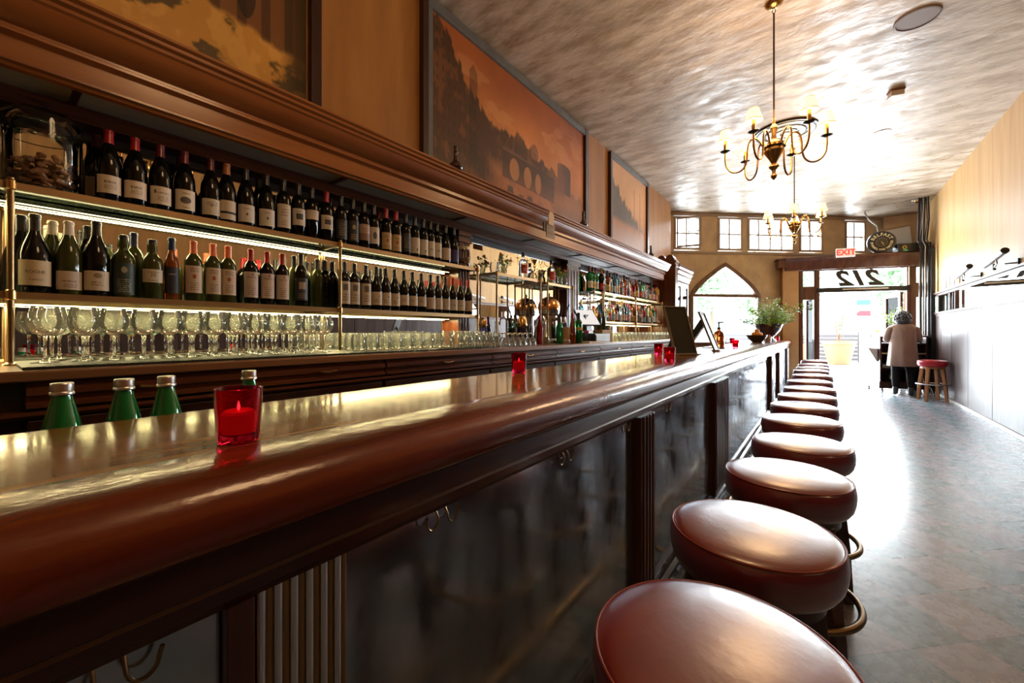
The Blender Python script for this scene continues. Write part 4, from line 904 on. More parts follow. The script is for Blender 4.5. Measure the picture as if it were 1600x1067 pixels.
# ---- wine bottles, upper shelf front row
X1 = -2.398; X2 = -2.490
BD, BG, FT = 'bordeaux', 'burgundy', 'fat'
def lab_words(k):
    return {'script': 'script-lettered', 'square': 'cream squared', 'picture': 'landscape picture', 'monogram': 'monogram', 'plain': 'plain cream', 'split': 'split cream', 'vmark': 'V-marked cream', 'lines': 'cream lettered', 'photo': 'black-picture', 'dark': 'black', 'darkgold': 'black and gold', 'mauve': 'mauve', 'shield': 'shield', 'tan': 'tan', 'cornerbox': 'corner-boxed cream', 'stroke': 'pale stroked', 'purple': 'purple', 'narrow': 'narrow cream', 'dot': 'dotted cream', 'low': 'low cream', 'rose': 'rose-marked', 'daou': 'pale capital-lettered', 'patch': 'black patch', 'vine': 'vine-marked', 'roche': 'beige capital-lettered', 'chateau': 'white lettered', 'green': 'dark green', 'port': 'numbered cream', 'navy': 'navy'}[k]
UPR = [(170, BG, 'red', 'script', .03, .105), (211, BG, 'red', 'script', .03, .105), (250.5, BG, 'darkred', 'square', .025, .105), (288.4, BG, 'darkred', 'picture', .022, .115), (329, BG, 'maroon', 'monogram', .022, .10), (354, BG, 'rust', 'split', .015, .11), (384, BG, 'black', 'vmark', .02, .11), (416, BG, 'black', 'vmark', .02, .11), (442.7, BD, 'black', 'lines', .03, .16), (466, BD, 'black', 'photo', .06, .155), (487, BD, 'black', 'plain', .11, .165), (510, BD, 'red', 'photo', .07, .155), (532.6, BD, 'black', 'dark', .03, .15), (551, BD, 'black', 'darkgold', .03, .16), (568.5, BD, 'black', 'mauve', .05, .155), (583.7, BD, 'black', 'shield', .04, .15), (603, BD, 'red', 'tan', .02, .135), (618.6, BD, 'red', 'tan', .02, .135), (633.8, BD, 'black', 'dark', .03, .16), (648, BD, 'black', 'cornerbox', .03, .145), (661, BD, 'black', 'cornerbox', .03, .145), (672, BD, 'black', 'stroke', .03, .145), (682.5, BD, 'black', 'stroke', .03, .145), (696, BG, 'black', 'plain', .025, .12), (709, BG, 'navy', 'purple', .02, .12)]
ORD = ['first', 'second', 'third', 'fourth', 'fifth', 'sixth', 'seventh', 'eighth', 'ninth', 'tenth', '11th', '12th', '13th', '14th', '15th', '16th', '17th', '18th', '19th', '20th', '21st', '22nd', '23rd', '24th', '25th', '26th', '27th', '28th', '29th', '30th', '31st', '32nd', '33rd', '34th', '35th']
capw = dict(red='bright red', darkred='dark red', maroon='maroon', rust='rust brown', black='black', navy='navy', orange='orange', white='white', gold='gold', cork='cork')
for i, (px, kind, cap, lk, a, b) in enumerate(UPR):
    tx = ('20', .02, .0, 'ink') if False else None
    labs = [(a, b, 1.05, lk)]
    bottle(kind, M['btl_black'], cap, labs, (X1, y_at(px, X1), UP), 'wine bottle, %s capsule, %s label, %s in front row of upper shelf' % (capw[cap], lab_words(lk), ORD[i]), 'wine bottles on the upper shelf')
UPB = [(151, 'maroon'), (281, 'maroon'), (404, 'black'), (517, 'black'), (592, 'red')]
for i, (px, cap) in enumerate(UPB):
    bottle(BG if i < 6 else BD, M['btl_black'], cap, [(.03, .11, 1.0, 'plain')], (X2, y_at(px, X2), UP), 'dark wine bottle with %s capsule, %s in the hidden back row of upper shelf' % (capw[cap], ORD[i]), 'wine bottles in the back row', simple=True)
LWR = [(54.4, FT, 'btl_black', 'black', 'roche', .028, .125, 'large wine bottle with black capsule and wide beige label', .98), (107.5, BG, 'btl_olive', 'white', 'chateau', .02, .095, 'green white-wine bottle with white capsule and white label', .97), (150.5, BG, 'btl_black', 'black', 'vine', .022, .10, 'slender wine bottle with black capsule and vine-marked label', 1.02), (192.8, 'port', 'btl_olive', 'black', 'green', .012, .150, 'short wine bottle with dark green printed label', .98), (237.8, 'port', 'btl_olive', 'black', 'port', .075, .135, 'green-necked port bottle with cream label numbered 20', .97), (268, 'slim', 'btl_amber', 'navy', 'navy', .03, .15, 'slim amber bottle with navy capsule and navy label', 1.0), (302.3, BD, 'btl_olive', 'orange', 'rose', .04, .175, 'wine bottle with orange capsule and rose-marked label, left of three alike', .95), (332.7, BD, 'btl_olive', 'orange', 'rose', .04, .175, 'wine bottle with orange capsule and rose-marked label, middle of three alike', .95), (356.2, BD, 'btl_olive', 'orange', 'rose', .04, .175, 'wine bottle with orange capsule and rose-marked label, right of three alike', .95), (391.4, BD, 'btl_black', 'red', 'daou', .035, .175, 'wine bottle with red capsule and pale capital-lettered label, left of three alike', .95), (417.2, BD, 'btl_black', 'red', 'daou', .035, .175, 'wine bottle with red capsule and pale capital-lettered label, middle of three alike', .95), (440.7, BD, 'btl_black', 'red', 'daou', .035, .175, 'wine bottle with red capsule and pale capital-lettered label, right of three alike', .95), (469.8, BD, 'btl_black', 'black', 'patch', .035, .16, 'all-black wine bottle with small pale patch on its black label', 1.0)]
LTEXT = {0: ('ROCHE', .016, .080, 'ink'), 4: ('20', .022, .108, 'ink'), 9: ('DAOU', .015, .145, 'ink'), 10: ('DAOU', .015, .145, 'ink'), 11: ('DAOU', .015, .145, 'ink')}
for i, (px, kind, gl, cap, lk, a, b, d, sc) in enumerate(LWR):
    bottle(kind, M[gl], cap, [(a, b, 1.05, lk)], (X1, y_at(px, X1), LO), d + ', lower shelf', 'wine bottles on the lower shelf', sc, text=LTEXT.get(i))
t = None
LW2 = [(538, 'narrow', .03, .175, 'black'), (553.3, 'narrow', .03, .175, 'black'), (571, 'narrow', .03, .175, 'black'), (587.5, 'dot', .035, .125, 'black'), (602, 'dot', .035, .125, 'black'), (616, 'dot', .035, .125, 'black'), (630.5, 'low', .045, .12, 'black'), (644, 'low', .045, .12, 'black'), (657.8, 'low', .045, .12, 'black'), (672.2, 'plain', .03, .12, 'black'), (683.6, 'plain', .03, .12, 'black'), (695.5, 'plain', .03, .12, 'black'), (707, 'stroke', .03, .12, 'red'), (719, 'stroke', .03, .12, 'red'), (731, 'plain', .03, .12, 'red')]
for i, (px, lk, a, b, cap) in enumerate(LW2):
    bottle(BD if i < 3 else BG, M['btl_black'], cap, [(a, b, 1.05, lk)], (X1, y_at(px, X1), LO), 'wine bottle, %s capsule, %s label, %s right of lower shelf post' % (capw[cap], lab_words(lk), ORD[i]), 'wine bottles on the lower shelf', .97)
LB = [(33, 'black', 'btl_black', FT), (82, 'white', 'btl_olive', BG), (136.6, 'black', 'btl_black', BG), (209, 'navy', 'btl_olive', BD), (459, 'black', 'btl_olive', BD), (495, 'black', 'btl_olive', BD), (507, 'black', 'btl_black', BD), (519, 'black', 'btl_black', BD), (594, 'black', 'btl_black', BG)]
for i, (px, cap, gl, kind) in enumerate(LB):
    bottle(kind, M[gl], cap, [], (X2, y_at(px, X2), LO), '%s wine bottle with %s capsule, %s in the hidden back row of lower shelf' % ('green' if gl == 'btl_olive' else 'black', capw[cap], ORD[i]), 'wine bottles in the back row', simple=True)

# ---- jars of corks
def cork_jar(x, y, z, r, h, n, label, seed, lid):
    t = thing('glass_jar', label, 'jar', (x, y, z))
    part('jar_glass', MB().lathe([(.0005, .004), (r * .86, .004), (r * .98, .02), (r, .05), (r, h * .72), (r * .97, h * .78)], 48), M['jar_glass'], t)
    if lid == 'glass':
        part('lid', MB().lathe([(r * 1.0, h * .77), (r * 1.03, h * .785), (r * .98, h * .80), (r * .80, h * .86), (r * .45, h * .90), (r * .16, h * .915), (r * .10, h * .93), (r * .22, h * .955), (r * .26, h * .98), (r * .16, h * 1.0), (.0005, h * 1.005)], 44), M['jar_glass'], t)
        part('base_ring', MB().tube([(r * .9 * math.cos(2 * PI * i / 40), r * .9 * math.sin(2 * PI * i / 40), .008) for i in range(40)], .007, 8, closed=True), M['solid_glass'], t)
    else:
        part('lid', MB().lathe([(r * .9, h * .78), (r * .9, h * .9), (r * .84, h * .92), (.0005, h * .92)], 30), M['cap_white'], t)
    rnd = random.Random(seed); k = 0; placed = []
    while len(placed) < n and k < 6000:
        k += 1; lay = len(placed) / n * h * .34 + .014; a = rnd.random() * 2 * PI; q = (r - .028) * math.sqrt(rnd.random()); p = Vector((q * math.cos(a), q * math.sin(a), lay + .006))
        if any((p - o_).length < .021 for o_ in placed): continue
        placed.append(p); d = Vector((rnd.gauss(0, 1), rnd.gauss(0, 1), rnd.gauss(0, .25))).normalized()
        o = put('cork', cached('cork', 'cork', M['cork'], lambda: MB().tube([(-.019, 0, 0), (-.018, 0, 0), (.018, 0, 0), (.019, 0, 0)], [.0085, .0095, .0095, .0085], 10)), None, (x + p.x, y + p.y, z + p.z))
        o.rotation_euler = d.to_track_quat('X', 'Z').to_euler()
        tag(o, 'brown wine cork in the pile inside the ' + ('large lidded glass jar' if lid == 'glass' else 'small jar by the pilaster'), 'cork', 'corks in the ' + ('large jar' if lid == 'glass' else 'small jar'))
cork_jar(-2.452, y_at(68, -2.452), UP, .108, .36, 62, 'large round glass jar with knobbed lid, half full of corks, on the upper shelf', 5, 'glass')
cork_jar(-2.44, 2.55, UP, .055, .20, 14, 'small glass jar of corks with pale lid at the right end of the upper shelf', 8, 'lid')
o = part('bottle_stopper', MB().lathe([(.0005, 0), (.008, 0), (.010, .05), (.008, .06), (.022, .075), (.02, .09), (.014, .10), (.0005, .12)], 20), M['brass'], None, loc=(-2.50, y_at(140, -2.5), UP)); tag(o, 'small brass ornament between the large cork jar and the first wine bottle', 'ornament')

# ---- glassware on the counter
def wg_bowl(): return MB().lathe([(.006, .098), (.020, .103), (.034, .116), (.0425, .135), (.0445, .152), (.041, .175), (.035, .198), (.0335, .205)], 26)
def wg_stem(): return MB().lathe([(.0005, .0), (.036, .0), (.036, .0015), (.020, .004), (.008, .010), (.0045, .02), (.0040, .06), (.0050, .088), (.0095, .0995), (.0005, .1005)], 18)
rowsx = [(-2.22, 'front row'), (-2.32, 'middle row'), (-2.42, 'back row')]
cnt = 0
for r_, (x, rn) in enumerate(rowsx):
    nn = 13
    for i in range(nn):
        y = .17 + i * .086 + r_ * .02 + random.uniform(-.008, .008)
        t = thing('wine_glass', 'clear stemmed wine glass, %s from the left in the %s on the mat' % (ORD[i], rn), 'wine glass', (x + random.uniform(-.008, .008), y, CT + .0095), 0, 'stemmed wine glasses on the back counter')
        put('bowl', cached('wgb', 'bowl', M['glass'], wg_bowl, 60), t); put('stem', cached('wgs', 'stem', M['solid_glass'], wg_stem, 50), t)
def tumbler(): return MB().lathe([(.0005, .0), (.026, .0), (.034, .010), (.0415, .035), (.0425, .055), (.038, .085), (.033, .105)], 24)
def mug(): return MB().lathe([(.0005, .0), (.032, 0), (.033, .005), (.037, .12)], 20)
def irish(): return MB().lathe([(.036, 0), (.0365, .004), (.028, .055), (.016, .072), (.006, .080), (.006, .098), (.010, .104), (.028, .112), (.030, .115)], 20)
for i in range(9):
    for j in range(3):
        t = put('stemless_glass', cached('tum', 'stemless_glass', M['glass'], tumbler, 60), None, (-2.16 - j * .105, 1.37 + i * .088 + j * .02, CT + .0095))
        tag(t, 'clear stemless glass, %s from the left in row %s from the front, on the mat' % (ORD[i], ('one', 'two', 'three')[j]), 'glass', 'stemless glasses on the back counter')
for i in range(6):
    for j in range(2):
        t = thing('glass_mug', 'clear straight glass mug, %s from the left in the %s row' % (ORD[i], ('front', 'back')[j]), 'mug', (-2.14 - j * .11, 2.17 + i * .083, CT + .0095 if i < 4 else CT), 0, 'glass mugs on the back counter')
        put('mug_body', cached('mug', 'mug_body', M['glass'], mug, 60), t)
        put('handle', cached('mugh', 'handle', M['solid_glass'], lambda: MB().tube([(.033, 0, .025), (.058, 0, .035), (.062, 0, .065), (.056, 0, .09), (.036, 0, .10)], .005, 8)), t)
for i in range(6):
    for j in range(2):
        o = put('upturned_glass', cached('iri', 'upturned_glass', M['glass'], irish, 60), None, (-2.10 - j * .10, 2.70 + i * .078, CT))
        tag(o, 'short-stemmed glass standing upside down, %s from the left in the %s row' % (ORD[i], ('front', 'back')[j]), 'glass', 'upturned glasses right of the mugs')
for i in range(15):
    for j in range(3):
        o = put('highball_glass', cached('hig', 'highball_glass', M['glass'], mug, 60), None, (-2.14 - j * .11, 5.25 + i * .155, CT))
        tag(o, 'clear straight tumbler below the spirit shelf, %s from the left in row %s' % (ORD[i], ('one', 'two', 'three')[j]), 'glass', 'tumblers below the spirit shelf')

# ---- spirit bottles at the far end
SPG = ['btl_clear', 'btl_amber', 'btl_green', 'btl_brown', 'btl_clear', 'btl_red', 'btl_amber', 'btl_blue', 'btl_clear', 'btl_yellow', 'btl_black', 'btl_clear']
SPL = ['whitelab', 'lines', 'yellowlab', 'whitelab', 'redlab', 'bluelab', 'tan', 'navy', 'dark']
SPK = ['spirit', 'square', 'tall', 'spirit', 'pot', 'slim', 'bordeaux', 'spirit']
SPC = ['black', 'red', 'white', 'gold', 'black', 'cork', 'navy']
rnd = random.Random(21)
gw = dict(btl_clear='clear', btl_amber='amber', btl_green='green', btl_brown='dark brown', btl_red='red', btl_blue='pale blue', btl_yellow='yellow', btl_black='black')
lw = dict(whitelab='white', lines='cream', yellowlab='yellow', redlab='red', bluelab='blue', tan='tan', navy='navy', dark='black')
for lvl, z, wd in ((0, UP, 'upper'), (1, LO, 'lower')):
    for i in range(27):
        y = 5.20 + i * .0925 + rnd.uniform(-.006, .006); kind = rnd.choice(SPK); gl = rnd.choice(SPG); lk = rnd.choice(SPL); cap = rnd.choice(SPC)
        h = bottle_profile(kind)[-1][1]; sc = rnd.uniform(.26, .33) / h; sc = min(sc, .0445 / max(p[0] for p in bottle_profile(kind)) * (1 if kind != 'pot' else .95))
        a = .03; b = .11 if kind != 'pot' else .07
        bottle(kind, M[gl], cap, [(a, b, 1.1, lk)], (X1 + rnd.uniform(-.01, .005), y, z), '%s spirit bottle with %s label, %s from the left on the %s spirit shelf' % (gw[gl], lw[lk], ORD[i], wd), 'spirit bottles on the far shelves', sc, simple=True, name='spirit_bottle')
for i in range(3):
    bottle('bordeaux', M['btl_green'], ('red', 'black', 'red')[i], [(.04, .12, 1.1, ('whitelab', 'yellowlab', 'whitelab')[i])], (-2.42, 4.89 + i * .09, 1.757), 'green bottle with %s label on the narrow stand, %s of three' % (('white', 'yellow', 'white')[i], ('left', 'middle', 'right')[i]), 'green bottles on the narrow stand', 1.08, simple=True, name='green_bottle')
for x, y, d in ((-2.30, 4.93, 'left'), (-2.30, 5.06, 'right')):
    bottle('bordeaux', M['btl_olive'], 'black', [], (x, y, CT + .15), 'olive wine bottle standing behind the cash register, %s of two' % d, 'wine bottles behind the register', .8, simple=True)
o = part('wooden_box', MB().box(-2.40, -2.22, 4.85, 5.16, CT, CT + .149), M['cardboard'], None, 0, bevel=.003); tag(o, 'beige box under the two olive bottles behind the cash register', 'box')

# ---- things on the small stands
def flowers(t, n, seed, spread, h0, pet):
    rnd = random.Random(seed); s = MB(); lf = MB(); pe = MB()
    for i in range(n):
        a = rnd.random() * 2 * PI; e = Vector((spread * rnd.random() * math.cos(a), spread * rnd.random() * math.sin(a), h0 + rnd.uniform(.02, .11))); s.tube([(0, 0, .02), e * .6, e], .0014, 5)
        for j in range(7): leafq(lf, e * rnd.uniform(.7, 1) + Vector((rnd.gauss(0, .014), rnd.gauss(0, .014), rnd.gauss(0, .01))), rnd, .018, .4)
        if i % 2 == 0: pe.ball(tuple(e), .013, 6)
    part('stem', s, M['leaf'], t); part('leaves', lf, M['leaf'], t, 0); part('blossom', pe, M[pet], t)
def vase(x, y, z, label, seed):
    t = thing('flower_vase', label, 'vase', (x, y, z)); part('vase_glass', MB().lathe([(.0005, .002), (.028, .002), (.030, .01), (.026, .06), (.031, .10)], 24), M['glass'], t); flowers(t, 11, seed, .09, .10, 'red_petal')
vase(-2.42, 3.08, 1.766, 'small glass vase of green and orange sprigs on the left stand', 2)
vase(-2.42, 4.13, 1.758, 'small glass vase with orange and pink flowers beside the second pilaster', 9)
bottle('square', M['btl_clear'], 'black', [(.04, .12, .8, 'redlab')], (-2.41, 3.38, 1.766), 'clear square bottle with red label on the left stand', None, 1.1, name='spirit_bottle')
bottle('square', M['btl_clear'], 'black', [(.04, .12, .8, 'redlab')], (-2.41, 3.92, 1.758), 'clear square bottle with red label on the right stand before the pilaster', None, 1.1, name='spirit_bottle')
for (x, y, z, lb) in ((-2.43, 4.03, 1.758, 'small clear glass between the red-labelled bottle and the vase'), (-2.43, 4.24, 1.758, 'tall clear glass right of the flower vase on the second stand'), (-2.41, 2.92, 1.766, 'small clear dish of green pieces at the left of the first stand')):
    o = put('clear_glass', cached('tum', 'stemless_glass', M['glass'], tumbler, 60), None, (x, y, z)); tag(o, lb, 'glass')
# ---- machines and bottles on the counter between the pilasters
t = thing('espresso_urn', 'copper domed espresso urn with silver body on the counter between the pilasters', 'coffee machine', (-2.40, 3.86, CT))
part('body', MB().lathe([(.0005, 0), (.12, 0), (.125, .02), (.10, .05), (.09, .30), (.115, .32), (.12, .36), (.0005, .36)], 36), M['chrome'], t)
part('dome', MB().lathe([(.122, .36), (.124, .40), (.112, .45), (.08, .49), (.035, .51), (.018, .515), (.0005, .516)], 36), M['copper'], t)
part('finial', MB().lathe([(.018, .512), (.010, .52), (.016, .535), (.006, .55), (.0005, .565)], 16), M['brass'], t)
for s in (-1, 1):
    g = part('group_head', MB().tube([(.10, s * .05, .26), (.17, s * .05, .27), (.17, s * .05, .22)], .02, 12), M['chrome'], t)
    part('lever', MB().tube([(.17, s * .05, .27), (.19, s * .06, .36), (.21, s * .075, .42)], [.008, .007, .011], 10), M['blackish'], g)
t = thing('coffee_jug', 'glass jug with a thick black handle and brass lid beside the first pilaster', 'jug', (-2.30, 2.98 + .23, CT))
part('jug_glass', MB().lathe([(.0005, .003), (.055, .003), (.06, .02), (.055, .10), (.045, .17)], 32), thin_glass('smoky_glass', (.35, .3, .55), .3), t)
part('handle', MB().tube([(.0, -.05, .19), (.0, .03, .20), (.0, .085, .185), (.0, .10, .13), (.0, .098, .02)], .014, 12), M['blackish'], t)
part('lid', MB().lathe([(.0005, .17), (.048, .17), (.052, .18), (.05, .20), (.045, .24), (.03, .27), (.0005, .28)], 28), M['brass'], t)
t = thing('carafe', 'clear glass carafe with pale liquid beside the red bottle', 'carafe', (-2.24, 3.52, CT))
part('carafe_glass', MB().lathe([(.0005, .003), (.045, .003), (.05, .02), (.045, .08), (.02, .15), (.018, .21), (.026, .24)], 28), M['glass'], t); part('juice', MB().lathe([(.0005, .006), (.042, .006), (.046, .022), (.043, .075), (.0005, .075)], 24), mat('juice', (.55, .45, .28), .4), t)
bottle('tall', M['btl_red'], 'red', [(.02, .14, 3.1, 'redlab')], (-2.22, 3.40, CT), 'slim bright red bottle right of the black-handled jug', None, .9, simple=True, name='red_bottle')
bottle('bordeaux', M['btl_green'], 'black', [], (-2.22, 3.78, CT), 'green bottle left of the tan coffee grinder', None, .95, simple=True, name='green_bottle')
bottle('bordeaux', M['btl_green'], 'black', [(.13, .16, 1.4, 'yellowlab')], (-2.12, 4.02, CT), 'bright green bottle with yellow band before the copper urn', None, 1.1, simple=True, name='green_bottle')
bottle('tall', M['btl_amber'], 'red', [], (-2.14, 3.92, CT), 'amber bottle with red cap left of the bright green bottle', None, 1.0, simple=True, name='amber_bottle')
bottle('spirit', M['btl_amber'], 'black', [(.05, .12, 1.1, 'whitelab')], (-2.32, 4.28, CT), 'amber whiskey bottle left of the cash register', None, 1.05, simple=True, name='whiskey_bottle')
t = thing('coffee_grinder', 'tan cylindrical grinder with a steel base band and small lever', 'grinder', (-2.20, 3.88 - .02, CT))
part('body', MB().lathe([(.0005, 0), (.058, 0), (.06, .01), (.06, .035), (.055, .04), (.055, .17), (.05, .175), (.0005, .175)], 28), mat('tan_enamel', (.45, .30, .17), .3), t); part('band', MB().lathe([(.0605, .008), (.062, .012), (.062, .034), (.0605, .038)], 28), M['steel'], t); part('lever', MB().tube([(.05, 0, .13), (.08, .02, .09)], .005, 8), M['chrome'], t)
t = thing('tap_stand', 'small chrome tap with a bent spout behind the red bottle', 'tap', (-2.36, 3.55, CT))
part('column', MB().tube([(0, 0, 0), (0, 0, .25)], .014, 12), M['chrome'], t); part('spout', MB().tube([(0, 0, .25), (.03, 0, .28), (.08, 0, .28), (.10, 0, .24), (.10, 0, .20)], .010, 10), M['chrome'], t)
t = thing('cash_register', 'tilted white touch screen on a dark stand over a black and grey cash drawer', 'cash register', (-2.20, 4.45, CT))
part('cash_drawer', MB().box(-.20, .16, -.19, .22, 0, .105), M['blackish'], t, 0, bevel=.004)
part('drawer_front', MB().box(.16, .168, -.17, .20, .015, .09), mat('drawer_grey', (.30, .33, .37), .4), t, 0)
part('neck', MB().add([(-.10, -.10, .105), (.02, -.10, .105), (.02, .06, .105), (-.10, .06, .105), (-.08, -.08, .30), (-.02, -.08, .33), (-.02, .04, .33), (-.08, .04, .30)], [(0, 3, 2, 1), (4, 5, 6, 7), (0, 1, 5, 4), (1, 2, 6, 5), (2, 3, 7, 6), (3, 0, 4, 7)]), M['blackish'], t, 0)
R_ = Matrix.Translation((-.01, -.03, .29)) @ Matrix.Rotation(-.35, 4, 'Z') @ Matrix.Rotation(-.65, 4, 'Y')
part('monitor', MB().box(-.018, .0, -.15, .15, -.11, .13).xf(R_), M['blackish'], t, 0, bevel=.004); part('screen', MB().box(.0, .003, -.14, .14, -.10, .12).xf(R_), mat('lit_screen', (.7, .72, .75), .2, emis=(.8, .85, .9), estr=.35), t, 0)
part('card_reader', MB().box(.0, .08, -.19, -.10, .106, .14), M['cap_red'], t, 0, bevel=.004)
o = part('paper_stack', MB().box(-2.12, -1.99, 4.02, 4.42, CT, CT + .018), M['paper'], None, 0); tag(o, 'flat stack of white papers on the counter edge before the cash register', 'papers')
t = thing('sculpture', 'dark metal horse-like figurine on the second small stand', 'figurine', (-2.46, 3.80, 1.758))
part('figure', MB().tube([(0, -.06, .0), (0, -.05, .06), (0, -.02, .09), (0, .03, .09), (0, .055, .06), (0, .06, 0)], .012, 8).tube([(0, .03, .09), (0, .06, .14), (0, .10, .15)], [.014, .012, .008], 8), M['dark_bronze'], t)

# ================================================================== PAINTINGS (generic painted scenes)
def paint_image(name, w, h, fn):
    yy, xx = np.mgrid[0:h, 0:w]; u = xx / (w - 1); v = yy / (h - 1); img = np.clip(fn(u, v), 0, 1) ** 1.12
    im = bpy.data.images.new(name, w, h); px = np.ones((h, w, 4), np.float32); px[..., :3] = np.clip(img, 0, 1); im.colorspace_settings.name = 'Non-Color'; im.pixels.foreach_set(px.ravel()); im.update(); return im
def vn(u, v, seed, oct_=5, f0=3):
    rg = np.random.RandomState(seed); out = 0; amp = 1; tot = 0; f = f0
    for _ in range(oct_):
        g = rg.rand(f * 3 + 4, f * 3 + 4); x = u * f; y = v * f; x0 = np.floor(x).astype(int); y0 = np.floor(y).astype(int); fx = x - x0; fy = y - y0; fx = fx * fx * (3 - 2 * fx); fy = fy * fy * (3 - 2 * fy)
        out = out + amp * ((g[y0, x0] * (1 - fx) + g[y0, x0 + 1] * fx) * (1 - fy) + (g[y0 + 1, x0] * (1 - fx) + g[y0 + 1, x0 + 1] * fx) * fy); tot += amp; amp *= .55; f *= 2
    return out / tot
def mixa(a, b, m): m = m[..., None]; return a * (1 - m) + np.array(b) * m
def sm(x, a, b): t = np.clip((x - a) / (b - a), 0, 1); return t * t * (3 - 2 * t)
def river(u, v):
    n = vn(u * 2, v, 1); n2 = vn(u, v, 5, 6, 6); n3 = vn(u * 2.5, v, 8, 6, 12); w = (n3 - .5) * .05
    base = np.zeros(u.shape + (3,)) + np.array((.36, .12, .035)); base = mixa(base, (.62, .27, .09), sm(1 - np.abs(v - .50) * 2.3, 0, 1)); base = base * (.72 + .56 * n[..., None])
    base = mixa(base, (.66, .34, .15), sm(n2, .52, .62) * sm(.35 - np.abs(v - .68), 0, .3) * .5)
    base = mixa(base, (.50, .24, .11), sm(.40 - v, 0, .08) * .6 * sm(n3, .35, .6)); base = mixa(base, (.20, .10, .055), sm(.36 - v, 0, .22) * .85 * sm(n2, .40, .58))
    step = np.floor(vn(u * 3, u * 0, 9, 2, 8) * 6) / 2
    top = .98 - u * 1.7 + .07 * step; top = np.maximum(top, .55 + .04 * np.floor(vn(u * 3, u * 0, 4, 2, 9) * 5) / 2 - .20 * sm(u, .45, 1))
    m = sm(top + w - v, -.004, .02) * sm(v + w, .24, .38) * (1 - .55 * sm(u, .62, .9)); left = sm(.34 - u + w, 0, .10) * sm(top - v + w, 0, .02); m = np.maximum(m, left)
    dark = np.zeros(u.shape + (3,)) + np.array((.060, .034, .018)); dark = mixa(dark, (.19, .085, .035), sm(n3, .48, .66) * .75); dark = mixa(dark, (.022, .013, .009), ((np.sin(u * 260 + 3 * n2) > .55) & (np.sin(v * 90) > .2)).astype(float) * .6)
    base = base * (1 - m[..., None] * .92) + dark * m[..., None] * .92
    tw = ((np.abs(u - .19) < .020) & (v < .85 + .02 * np.cos((u - .19) * 150)) & (v > .25)).astype(float); base = mixa(base, (.045, .026, .015), tw * .6 * (.6 + .4 * n3))
    r = (u - .81) / .060; cas = ((np.abs(r) < 1) & (v > .36) & (v < .58 + .03 * np.sqrt(np.clip(1 - r ** 2, 0, 1)))).astype(float); base = base * (1 - cas[..., None]) + cas[..., None] * np.array((.20, .085, .04)) * (1.25 - .7 * sm(r, -1, 1)[..., None]) * (.7 + .6 * n3[..., None])
    r = (u - .565) / .028; dome = ((r ** 2 + ((v - .545) / .075) ** 2 < 1) & (v > .5)).astype(float); base = mixa(base, (.28, .13, .06), dome * .9)
    body = ((u > .35) & (u < .72) & (v > .26 - .06 * (u - .35)) & (v < .475 - .10 * (u - .35))).astype(float)
    hole = np.zeros_like(u)
    for c, rr in ((.425, .033), (.515, .029), (.592, .024)): hole = np.maximum(hole, sm(1 - (((u - c) / rr) ** 2 + ((v - .345 + .1 * (c - .42)) / .085) ** 2), 0, .25))
    base = mixa(base, (.085, .045, .026), body * .85 * (.7 + .3 * n3)); base = mixa(base, (.48, .24, .10), hole * .85 * (.75 + .5 * n2))
    base = mixa(base, (.30, .15, .075), sm(v, .44, .455) * sm(.475 - v, 0, .01) * body * .5)
    for c, hh in ((.40, .16), (.47, .13), (.53, .15)): base = mixa(base, (.05, .03, .02), ((np.abs(u - c) < .022 * (1 - (v - hh) * 6)) & (v > hh) & (v < hh + .055)).astype(float) * .85)
    return mixa(base, (.10, .055, .032), sm(.13 - v, 0, .1) * sm(n3, .4, .6) * .7)
def ruin(u, v):
    n = vn(u * 1.6, v, 12); n2 = vn(u * 1.5, v, 15, 6, 6); n3 = vn(u * 2.5, v, 18, 6, 12); base = np.zeros(u.shape + (3,)) + np.array((.62, .33, .07)); base = base * (.65 + .6 * n[..., None])
    base = mixa(base, (.75, .45, .13), sm(n3, .5, .65) * .5)
    base = mixa(base, (.08, .055, .022), sm(n2, .47, .53) * sm(.30 - np.abs(v - .12 - .55 * (.98 - u)), .05, .2) * .92)
    lim = .30 + .25 * (1 - u); col = sm(v + (n3 - .5) * .05, lim, lim + .03) * sm(u, .66, .69); base = mixa(base, (.20, .085, .03), col * .92); st = (np.sin(u * 120) > .35).astype(float) * col; base = mixa(base, (.07, .033, .014), st * .75)
    base = mixa(base, (.03, .02, .012), ((((u - .86) / .022) ** 2 + ((v - .5) / .12) ** 2) < 1).astype(float) * .8)
    return mixa(base, (.06, .038, .018), sm(u, .93, .985) * .85)
def dusk(u, v):
    n = vn(u, v, 22); n2 = vn(u * 2, v, 25, 6, 5); n3 = vn(u * 2.5, v, 28, 6, 12); base = np.zeros(u.shape + (3,)) + np.array((.50, .23, .10)); base = mixa(base, (.68, .40, .20), sm(v, .35, .65)); base = base * (.75 + .5 * n[..., None])
    top = .80 - .42 * u + .16 * vn(u * 3, u * 0, 31, 4, 6) - .08; m = sm(top - v + (n3 - .5) * .1, 0, .04) * sm(v, .36, .44) * .9
    base = base * (1 - m[..., None]) + m[..., None] * np.array((.10, .085, .065)) * (.6 + .8 * n3[..., None])
    for c in (.62, .80): base = mixa(base, (.26, .14, .09), ((np.abs(u - c) < .010) & (v > .3) & (v < .86)).astype(float) * .7)
    return mixa(base, (.45, .27, .17), sm(.38 - v, 0, .1) * .8 * (.6 + .6 * n2))
